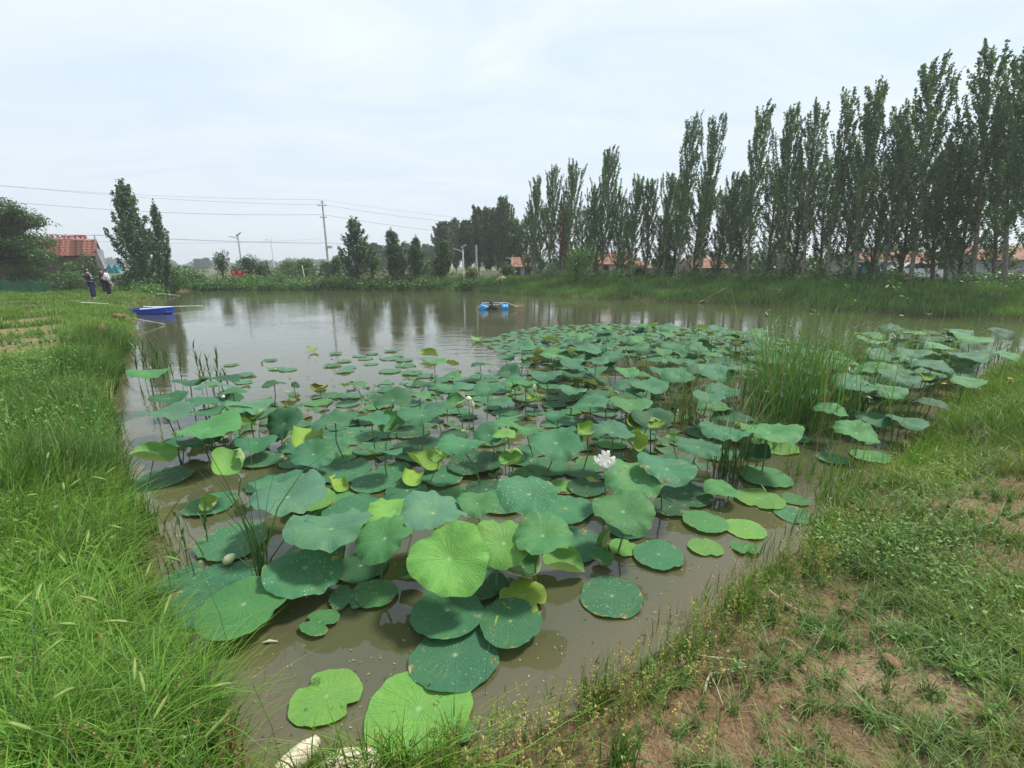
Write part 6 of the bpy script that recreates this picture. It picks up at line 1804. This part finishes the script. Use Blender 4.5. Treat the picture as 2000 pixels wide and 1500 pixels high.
flower(1181, 921, 46, .46, 'open white lotus flower standing among the leaves right of centre')
def bud(px, py, w, hh, z, label, mat=M_petal, cat='flower bud', col=None):
    hub = P(px, py, z); d = hub.y * CP + (CAMH - z) * SP; r = w / FPX * d / 2; L = hh / FPX * d
    o = thing('lotus_bud', (hub.x, hub.y, 0), label, cat)
    MB().tube([(0, 0, -.2), (.01, 0, z * .5), (0, 0, z - L / 2)], .005, 6, cap=False).obj('stalk', M_stalk, o)
    m = MB(); m.lathe((0, 0, z - L / 2), [(r * .25, 0), (r * .8, L * .15), (r, L * .38), (r * .8, L * .65), (r * .35, L * .9), (0, L)], 10)
    m.obj('bud', mat, o)
M_bud = plain('greenish_bud', (.55, .60, .34), .55, .3, .12, 20)
bud(923, 790, 8, 18, .34, 'closed white bud in the middle distance, lower of the twin buds', M_bud)
bud(915, 778, 13, 10, .42, 'pale opening bud just above the lower twin bud', M_bud)
bud(1044, 756, 11, 15, .36, 'cream bud between leaves in the far middle field', M_bud)
bud(1732, 717, 6, 9, .66, 'small cream bud above the right-hand stand', M_bud)
bud(435, 774, 8, 8, .42, 'white bud half hidden in the left cluster', M_petal)
bud(447, 1091, 26, 24, .06, 'fat cream-green bud lying beside the bulrush stems')if False else None
# fat bud lying on a pad
hb = P(447, 1092, .06); m = MB(); dd = hb.y * CP + 2 * SP; rb = 9.5 / FPX * dd
m.lathe((0, 0, 0), [(0, -rb * 1.25), (rb * .7, -rb * 1.0), (rb, -rb * .2), (rb * .85, rb * .6), (rb * .35, rb * 1.25), (0, rb * 1.4)], 12, 'X')
o = m.obj('lotus_bud', M_bud, None, hb); o.rotation_euler = (0, R(-35), R(30)); tag(o, 'fat cream-green bud lying beside the bulrush stems at the left', 'flower bud')
def yflower(px, py, label, z=.55):
    w = P(px, py, z); g = gz(w.x, w.y); o = thing('yellow_flower', (w.x, w.y, g), label, 'flower')
    MB().tube([(0, 0, -.02), (.01, 0, (z - g) * .6), (0, 0, z - g)], .004, 5, cap=False).obj('stem', M_stalk, o)
    v = []; f = []
    for i in range(12):
        a = i * math.pi / 6; c, s = math.cos(a), math.sin(a); b = len(v)
        v += [(0, 0, z - g), (c * .022 - s * .008, s * .022 + c * .008, z - g + .006), (c * .036, s * .036, z - g), (c * .022 + s * .008, s * .022 - c * .008, z - g + .006)]; f.append((b, b + 1, b + 2, b + 3))
    MB().add(v, f).obj('petals', M_yellow, o)
yflower(1973, 739, 'yellow daisy-like flower in the grass at the right edge')
yflower(1844, 749, 'yellow flower in front of the right-hand stand of lotus')

# ------------------------------------------------------------------ rushes, cattails, reeds
def clump(name, label, base_px, n, h0, h1, spread, w, lean, col, cat, az=None, base_z=0, kind=None, dead=.08, segs=5):
    c = P(base_px[0], base_px[1], base_z)
    a = rng.normal(0, 1, (n, 2)) * spread * .5
    pos = np.stack([a[:, 0], a[:, 1], np.full(n, -.08)], 1)
    h = rng.uniform(h0, h1, n)
    azs = rng.random(n) * 2 * np.pi if az is None else rng.normal(az[0], az[1], n)
    ln = np.abs(rng.normal(0, lean, n)) + .03
    dd = (rng.random((n, 1)) < dead)
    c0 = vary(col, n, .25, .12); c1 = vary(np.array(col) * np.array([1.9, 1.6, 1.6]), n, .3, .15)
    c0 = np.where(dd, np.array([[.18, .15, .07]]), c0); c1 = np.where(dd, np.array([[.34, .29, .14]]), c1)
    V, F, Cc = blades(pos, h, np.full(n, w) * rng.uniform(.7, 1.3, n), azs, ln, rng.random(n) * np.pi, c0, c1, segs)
    p = Pool(); p.add(V, F, Cc)
    o = thing(name, c, label, cat)
    p.link('blades', M_rush, parent=o, kind='stuff')
    # paddle-like seed heads bending over
    m = Pool()
    k = int(n * .10)
    if k and cat == 'cattails':
        i_ = rng.choice(n, k, replace=False)
        tip = pos[i_] + np.stack([np.cos(azs[i_]) * h[i_] * ln[i_], np.sin(azs[i_]) * h[i_] * ln[i_], h[i_] * (1 - .42 * ln[i_])], 1)
        for rep in range(14):
            cc = tip + rng.normal(0, .035, (k, 3))
            V, F, Cc = leafquads(cc, rng.uniform(.010, .022, k), 4.0, .1, vary((.10, .155, .045), k))
            m.add(V, F, Cc)
        m.link('seed_heads', M_rush, parent=o, kind='stuff')
    return o
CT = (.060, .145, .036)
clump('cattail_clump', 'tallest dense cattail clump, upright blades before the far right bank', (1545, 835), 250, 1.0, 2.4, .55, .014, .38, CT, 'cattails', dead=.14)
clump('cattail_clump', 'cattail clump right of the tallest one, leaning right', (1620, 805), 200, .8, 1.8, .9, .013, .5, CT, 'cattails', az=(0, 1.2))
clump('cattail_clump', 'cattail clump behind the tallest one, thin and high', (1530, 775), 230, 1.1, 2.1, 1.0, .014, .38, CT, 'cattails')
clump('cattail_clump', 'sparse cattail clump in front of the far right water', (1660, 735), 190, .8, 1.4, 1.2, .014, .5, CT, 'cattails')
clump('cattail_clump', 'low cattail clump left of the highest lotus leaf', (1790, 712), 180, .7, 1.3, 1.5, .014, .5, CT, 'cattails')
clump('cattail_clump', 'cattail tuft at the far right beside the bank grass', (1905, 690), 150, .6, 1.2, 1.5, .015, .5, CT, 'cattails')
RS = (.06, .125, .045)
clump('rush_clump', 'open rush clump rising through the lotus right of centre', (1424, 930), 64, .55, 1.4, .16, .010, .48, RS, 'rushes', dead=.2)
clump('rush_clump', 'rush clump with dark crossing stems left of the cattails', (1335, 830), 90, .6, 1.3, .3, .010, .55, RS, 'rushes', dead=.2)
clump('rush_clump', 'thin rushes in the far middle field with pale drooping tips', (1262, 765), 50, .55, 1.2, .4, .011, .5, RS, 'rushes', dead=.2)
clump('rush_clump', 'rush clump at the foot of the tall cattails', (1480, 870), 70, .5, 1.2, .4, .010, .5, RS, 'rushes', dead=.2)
clump('rush_clump', 'bulrush tuft with stout stems rising beside the speckled bowl leaf', (513, 1140), 20, .7, 1.75, .05, .012, .36, (.045, .10, .035), 'rushes', dead=.1)
clump('shore_grass', 'light green grass tuft in the brown water near the right shore', (1615, 985), 41, 0.275, 0.660, .16, 0.0112, .3, (.07, .16, .03), 'grass tuft')
clump('shore_grass', 'grass tuft standing in shallow water left of the shore pads', (1570, 930), 32, 0.275, 0.660, .2, 0.0112, .3, (.07, .16, .03), 'grass tuft')
clump('shore_grass', 'grass tuft by the torn grey pad', (1650, 945), 41, 0.275, 0.720, .2, 0.0112, .3, (.07, .16, .03), 'grass tuft')
clump('shore_grass', 'upright grass tuft at the right shore beside the seeding weeds', (1452, 1200), 112, 0.176, 0.408, .09, 0.0075, .25, (.06, .15, .025), 'grass tuft', base_z=.03)
clump('shore_grass', 'dark upright grass tuft on the near shore left of the bare soil', (1335, 1285), 96, 0.165, 0.384, .08, 0.0075, .28, (.05, .13, .025), 'grass tuft', base_z=.03)
clump('shore_grass', 'grass tuft at the waterline below the lone pad with dry bits', (1172, 1365), 96, 0.176, 0.396, .08, 0.0075, .3, (.055, .14, .025), 'grass tuft', base_z=.02)
clump('shore_grass', 'grass tuft over the lower rim of the largest light green pad', (868, 1462), 73, 0.110, 0.288, .09, 0.0056, .35, (.055, .14, .025), 'grass tuft', base_z=.02)
clump('shore_grass', 'grass tuft between the two cream stones', (628, 1500), 54, 0.110, 0.240, .06, 0.0056, .35, (.055, .14, .025), 'grass tuft', base_z=.03)
clump('shore_grass', 'grass tuft leaning left beside the wide cream stone', (745, 1495), 54, 0.088, 0.240, .06, 0.0056, .6, (.055, .14, .025), 'grass tuft', base_z=.05, az=(2.5, .6))
clump('shore_grass', 'upright grass tuft on bare red soil near the bottom', (1212, 1472), 70, 0.110, 0.288, .07, 0.0075, .4, (.05, .14, .025), 'grass tuft', base_z=.2)
clump('shore_grass', 'thin grass stems in the water beside the left bank', (345, 1120), 25, 0.330, 0.720, .14, 0.0075, .35, (.06, .12, .03), 'grass tuft')
clump('shore_grass', 'bare reed stems in the left water above the worn pad', (320, 1060), 19, 0.330, 0.720, .16, 0.0075, .3, (.08, .11, .04), 'grass tuft', dead=.5)
clump('dead_reeds', 'tan dead reeds standing on the far shore below the hedge', (585, 566), 60, .5, 1.1, .8, .035, .3, (.22, .19, .10), 'reeds', dead=.9)
clump('dead_reeds', 'reddish brown dead reeds on the far shore near the poplars', (652, 566), 60, .4, .9, 1.2, .03, .3, (.16, .09, .05), 'reeds', dead=.5)
clump('dead_reeds', 'thin tan reeds beneath the rusty fence on the far shore', (511, 566), 26, .8, 1.5, .6, .03, .15, (.20, .18, .09), 'reeds', dead=.9)

def reed(base_px, h, nl, label, lean=.12, z=0.0):
    c = P(base_px[0], base_px[1], z)
    o = thing('reed_plant', c, label, 'reed', 'reeds beside the left bank')
    a = random.uniform(0, 6.28); dx, dy = math.cos(a) * lean * h, math.sin(a) * lean * h
    MB().tube([(0, 0, -.15), (dx * .3, dy * .3, h * .5), (dx, dy, h)], [.006, .005, .002], 5, cap=False).obj('stem', M_stalk, o)
    n = nl; t = np.linspace(.2, .98, n); pos = np.stack([dx * t ** 1.5, dy * t ** 1.5, h * t], 1)
    az = a + np.arange(n) * 2.6 + rng.normal(0, .4, n)
    V, F, Cc = blades(pos, rng.uniform(.22, .36, n) * (1.15 - .4 * t) * min(1.3, h / .55), np.full(n, .020), az, rng.uniform(.35, .95, n), az + 1.57, vary((.05, .105, .035), n), vary((.07, .14, .045), n), 4)
    p = Pool(); p.add(V, F, Cc); p.link('leaf', M_rush, parent=o, kind='stuff')
for i, (a, b, h) in enumerate([(395, 762, .62), (405, 764, .78), (416, 765, .55), (428, 766, .66), (436, 762, .50), (448, 765, .42)]):
    reed((a, b), h, 9, 'dark reed with slanting leaves in open water, %s from the left' % ORD[i])
for i, (a, b, h) in enumerate([(283, 745, .7), (296, 748, .8), (309, 745, .78), (318, 750, .7), (332, 748, .72), (342, 750, .55), (356, 752, .5), (303, 760, .6), (270, 740, .7), (325, 760, .5)]):
    reed((a, b), h, 10, 'reed of the thicket beside the high lotus leaf, %s planted' % ['second', 'third', 'fourth', 'fifth', 'sixth', 'seventh', 'rightmost', 'front middle', 'leftmost', 'front right'][i])
reed((405, 1065), .34, 5, 'slim reed with broad leaves before the fallen reflection, left water')
reed((365, 1075), .30, 4, 'smaller slim reed left of the other in the left water')
for i, (a, b) in enumerate([(40, 1120), (120, 1050), (215, 1240), (300, 1330), (150, 870), (60, 930)]):
    reed((a, b), .45, 5, 'broad-bladed reed grass stem among the left meadow, number %s by height' % ORD[i], z=.28) if False else None

# foxtail grasses
FOX = [(73, 966), (125, 957), (238, 1032), (128, 1100), (70, 1172), (148, 1220), (22, 1284), (84, 1280), (235, 1148), (350, 1095), (284, 1126), (262, 1328), (282, 1351), (400, 1441), (451, 1335), (145, 1344),
       (60, 1425), (93, 1245), (79, 1236), (169, 1060), (92, 895), (205, 927), (207, 938), (137, 950), (100, 777), (120, 780), (197, 780), (255, 917), (965, 1224), (1328, 812), (1498, 965), (1692, 806), (1745, 772), (1765, 815), (1785, 800), (320, 1200),
       (190, 1175), (30, 1190), (250, 1215), (110, 1150), (40, 1060), (300, 1405)]
foxes = []
def foxtail(px, py, i):
    dz = .42 if px < 600 else .38
    w = P(px, py, .25 + dz) if px < 600 else P(px, py, (.30 if py > 1000 else .5))
    a = random.uniform(0, 6.28)
    b = Vector((w.x - math.cos(a) * .14, w.y - math.sin(a) * .14, 0)); g = gz(b.x, b.y); b.z = max(g, -.1)
    o = thing('foxtail_grass', b, 'x', 'foxtail', 'foxtail grasses with nodding heads')
    h = w - b; path = [Vector((0, 0, 0)), Vector((h.x * .12, h.y * .12, h.z * .5)), Vector((h.x * .45, h.y * .45, h.z * .88)), h]
    MB().tube(path, [.0018, .0016, .0013, .0012], 4, cap=False).obj('stem', M_stalk, o)
    t = (path[3] - path[2]).normalized(); L = random.uniform(.055, .09); r = .0056
    pts = []; q = h.copy()
    for k in range(7):
        pts.append(q.copy()); t = (t + Vector((0, 0, random.uniform(-.16, .06)))).normalized(); q = q + t * L / 6
    MB().tube(pts, [r * .5, r * .95, r * 1.1, r * 1.1, r, r * .75, r * .2], 7, cap=False).obj('seed_head', M_fox, o)
    nb = 110; c = []; 
    P_ = np.array([tuple(z_) for z_ in pts]); ii = rng.integers(0, 6, nb); f = rng.random((nb, 1)); c = P_[ii] * (1 - f) + P_[ii + 1] * f
    dr = rng.normal(size=(nb, 3)); dr /= np.linalg.norm(dr, axis=1)[:, None]; dr = dr * .011
    s = np.cross(dr, rng.normal(size=(nb, 3))); s /= np.linalg.norm(s, axis=1)[:, None]; s *= .0006
    V = np.stack([c + s, c - s, c + dr * 1.1 + np.array(t) * .006], 1).reshape(-1, 3)
    Cc = np.tile(np.array([[.26, .33, .11]]), (3 * nb, 1))
    pp = Pool(); pp.add(V, np.arange(3 * nb).reshape(-1, 3), Cc); pp.link('bristles', M_grass, parent=o, kind='stuff')
    foxes.append((o, px, py))
M_fox = plain('foxtail_head', (.17, .25, .065), .8, .2, .2, 60)
for i, (a, b) in enumerate(FOX): foxtail(a, b, i)
def fox_zone(x, y):
    if x > 1600: return 'above the dark gap of the right-hand lotus stand'
    if x > 600: return None
    if y < 860: return 'in the far part of the left bank grass'
    if y < 1000: return 'in the left bank grass level with the rolled lotus leaf'
    if y < 1160: return 'in the left bank grass level with the worn lotus pad'
    if y < 1300: return 'in the left bank grass level with the very large smooth leaf'
    return 'in the nearest grass at the bottom left'
fz = {}
for o, x, y in foxes:
    zn = fox_zone(x, y)
    if zn is None:
        o['label'] = {965: 'foxtail nodding over the notched blue-green pad', 1328: 'pale foxtail head above the left rush clump', 1498: 'foxtail head standing over the light green shore pad'}[x]
    else: fz.setdefault(zn, []).append((x, y, o))
for zn, ls in fz.items():
    ls.sort(key=lambda q: q[0])
    for i, (x, y, o) in enumerate(ls): o['label'] = 'foxtail head, %s from the left %s' % (ORD[i], zn)

# a dry reddish spike beside the cattails
sp = P(1602, 770, .35)
o = thing('dry_dock_spike', (sp.x, sp.y, 0), 'dry dark red seed spike standing right of the tall cattails', 'plant')
MB().tube([(0, 0, -.1), (0, 0, .35)], .006, 5).obj('stem', M_stick, o)
m = MB(); m.tube([(0, 0, .33), (.003, 0, .38), (-.003, 0, .45), (.004, 0, .53), (0, 0, .58)], [.010, .022, .018, .016, .005], 8); m.obj('seed_head', M_spike, o)

# ------------------------------------------------------------------ sticks, stones and clods on the bank
def stick(pts, r, label, mat=M_stick, name='stick', branches=()):
    w = []
    for (px, py, dz) in pts:
        q = P(px, py, .3); q = P(px, py, gz(q.x, q.y) + dz); q.z = gz(q.x, q.y) + dz + r; w.append(q)
    a = w[0]
    o = MB().tube([q - a for q in w], [r * (1 - .5 * i / (len(w) - 1)) for i in range(len(w))], 7).obj(name, mat, None, a)
    tag(o, label, 'stick')
    for (k, bx, by, dz) in branches:
        q = P(bx, by, .3); q.z = gz(q.x, q.y) + dz
        MB().tube([w[k] - a, (w[k].lerp(q, .5) - a) + Vector((0, 0, .01)), q - a], [r * .5, r * .4, r * .2], 5).obj('twig', mat, o)
stick([(1377, 1350, .0), (1380, 1330, .015), (1388, 1312, .03), (1415, 1306, .03), (1458, 1298, .01)], .0075, 'pale crooked stick with a hooked left end on the red soil', branches=((2, 1420, 1328, .0), (3, 1408, 1292, .03)))
stick([(1352, 1270, .02), (1380, 1275, .015), (1405, 1278, .01), (1460, 1285, .0)], .005, 'thin pale twig just above the crooked stick')
stick([(1683, 1060, .02), (1695, 1040, .05), (1712, 1027, .07), (1722, 1022, .08)], .011, 'short brown branch poking from the weeds on the right bank')
stick([(1590, 1268, .01), (1600, 1245, .02), (1612, 1222, .03)], .004, 'thin forked twig standing left of the sandy patch')
stick([(1510, 1250, .01), (1530, 1240, .02), (1548, 1250, .02), (1568, 1268, .0)], .004, 'bent white root over the red soil')
stick([(1502, 1150, .05), (1540, 1180, .04), (1600, 1210, .0)], .006, 'long grey stalk lying down the right bank')
stick([(610, 1296 - 60, 0), (640, 1232, .0)], .004, 'tan stem fragment', ) if False else None
tag(MB().tube([(0, 0, 0), (.04, .005, .006), (.085, .008, 0)], [.003, .009, .003], 6).obj('seed_husk', M_bamboo, None, P(512, 1255, .008)), 'pale tan husk floating below the very large smooth leaf', 'husk')
def rock(px, py, w, hh, dep, mat, label, name, z=None, cat='stone', sink=.3):
    rough = .16 if cat == 'clod' else 0
    if cat == 'clod' and px > 600: w *= .75; hh *= .7; sink = .45
    q = P(px, py, .1 if z is None else z)
    g = max(gz(q.x, q.y), -.06) if z is None else z
    q = P(px, py, g + .02); d = q.y * CP + (CAMH - q.z) * SP; rx = w / FPX * d / 2
    v = []; f = []; n, m_ = 14, 8; rd = random.Random(px)
    pv = [rd.uniform(0, 6.28) for _ in range(6)]
    for j in range(m_ + 1):
        th = math.pi * j / m_
        for i in range(n):
            a = 2 * math.pi * i / n
            k = 1 + .10 * math.sin(2 * a + pv[0]) + .07 * math.sin(3 * a + pv[1] + th * 2) + .05 * math.sin(5 * a + pv[2] - th * 3)
            zz = math.cos(th); zz = math.copysign(abs(zz) ** .7, zz)
            k *= 1 + rd.uniform(-rough, rough); v.append((rx * k * math.sin(th) * math.cos(a), dep * k * math.sin(th) * math.sin(a), hh * zz * (1 + .1 * math.sin(a + pv[3]))))
    for j in range(m_):
        for i in range(n):
            f.append((j * n + i, (j + 1) * n + i, (j + 1) * n + (i + 1) % n, j * n + (i + 1) % n))
    o = MB().add(v, f, True).obj(name, mat, None, (q.x, q.y, q.z + hh * (.5 - sink)))
    return tag(o, label, cat)
o = rock(578, 1488, 44, .045, .10, M_stone, 'narrow cream stone at the bottom edge, left of the grass tuft', 'stone', z=.02); o.rotation_euler = (0, 0, R(-35))
rock(690, 1505, 112, .055, .085, M_stone, 'wide smooth cream stone at the bottom edge, right of the grass tuft', 'stone', z=.03)
rock(1652, 1192, 26, .03, .03, M_crumb, 'pale lump of dry earth on the right bank', 'earth_clod', cat='clod')
rock(1498, 1165, 44, .035, .04, M_crumb, 'rounded tan clod at the waterline under dry weeds', 'earth_clod', cat='clod')
rock(197, 646, 22, .16, .14, M_clod, 'reddish brown clod on the left bank below the boat', 'earth_clod', cat='clod')
rock(232, 619, 26, .10, .14, M_clod, 'dark earth lump on the left bank edge beside the boat', 'earth_clod', cat='clod')
rock(1740, 1290, 40, .02, .04, M_crumb, 'flat sandy lump in the pale patch of the right bank', 'earth_clod', cat='clod')
rock(1570, 1305, 18, .015, .02, M_clod, 'small red clod right of the crooked stick', 'earth_clod', cat='clod')
# dry straw lying on the bank
n_ = 900; st_x = rng.uniform(.3, 3.6, n_); st_y = rng.uniform(1.0, 3.4, n_); dd_ = pond_dist(st_x, st_y); k_ = dd_ > .03; st_x, st_y = st_x[k_], st_y[k_]; n_ = len(st_x)
st_z = height(st_x, st_y) + .006; aa_ = rng.random(n_) * 6.28; L_ = rng.uniform(.01, .055, n_); W_ = .0012
ux_, uy_ = np.cos(aa_), np.sin(aa_); c_ = np.stack([st_x, st_y, st_z], 1)
V_ = np.stack([c_ - np.stack([ux_ * L_, uy_ * L_, 0 * L_], 1), c_ + np.stack([-uy_ * W_, ux_ * W_, .002 + 0 * L_], 1), c_ + np.stack([ux_ * L_, uy_ * L_, .006 + 0 * L_], 1), c_ - np.stack([-uy_ * W_, ux_ * W_, 0 * L_], 1)], 1).reshape(-1, 3)
sp_ = Pool(); sp_.add(V_, np.arange(4 * n_).reshape(n_, 4), np.repeat(vary((.36, .27, .15), n_, .4, .1), 4, 0)); sp_.link('straw', M_grass, 'dry straw and broken stems strewn on the right bank soil', 'straw', kind='stuff')
# crumbs of soil
p = MB()
for i in range(2200):
    a, b, r_, s_2, q_2 = random.choice(PATCH[:15] + PATCH[-3:-2])
    w = P(a, b, .3); x = w.x + random.gauss(0, r_ * .8); y = w.y + random.gauss(0, r_ * .7)
    if y < .8: continue
    g = gz(x, y)
    if g < .02: continue
    s = random.uniform(.002, .007)
    v = [(x + random.uniform(-1, 1) * s * .3 + dx * s, y + dy * s, g + dz * s) for dx, dy, dz in ((1, 0, 0), (0, 1, .1), (-1, 0, 0), (0, -1, .1), (0, 0, .9), (0, 0, -.5))]
    p.add(v, [(0, 1, 4), (1, 2, 4), (2, 3, 4), (3, 0, 4), (1, 0, 5), (2, 1, 5), (3, 2, 5), (0, 3, 5)])
tag(p.obj('soil_crumbs', M_crumb), 'loose reddish soil crumbs scattered over the bare patches', 'soil crumbs', kind='stuff')

# ------------------------------------------------------------------ air
hz = NT('haze_air')
vol = hz.node('VolumePrincipled', {'Color': (.93, .96, 1.0, 1), 'Density': 0.0011, 'Anisotropy': .25})
hz.l.new(vol.outputs[0], hz.out.inputs['Volume'])
hm = MB().box((0, 160, 9), (1400, 640, 20.6)).obj('haze', hz.m)
tag(hm, 'thin pale haze over the pond and fields', 'haze', kind='stuff')
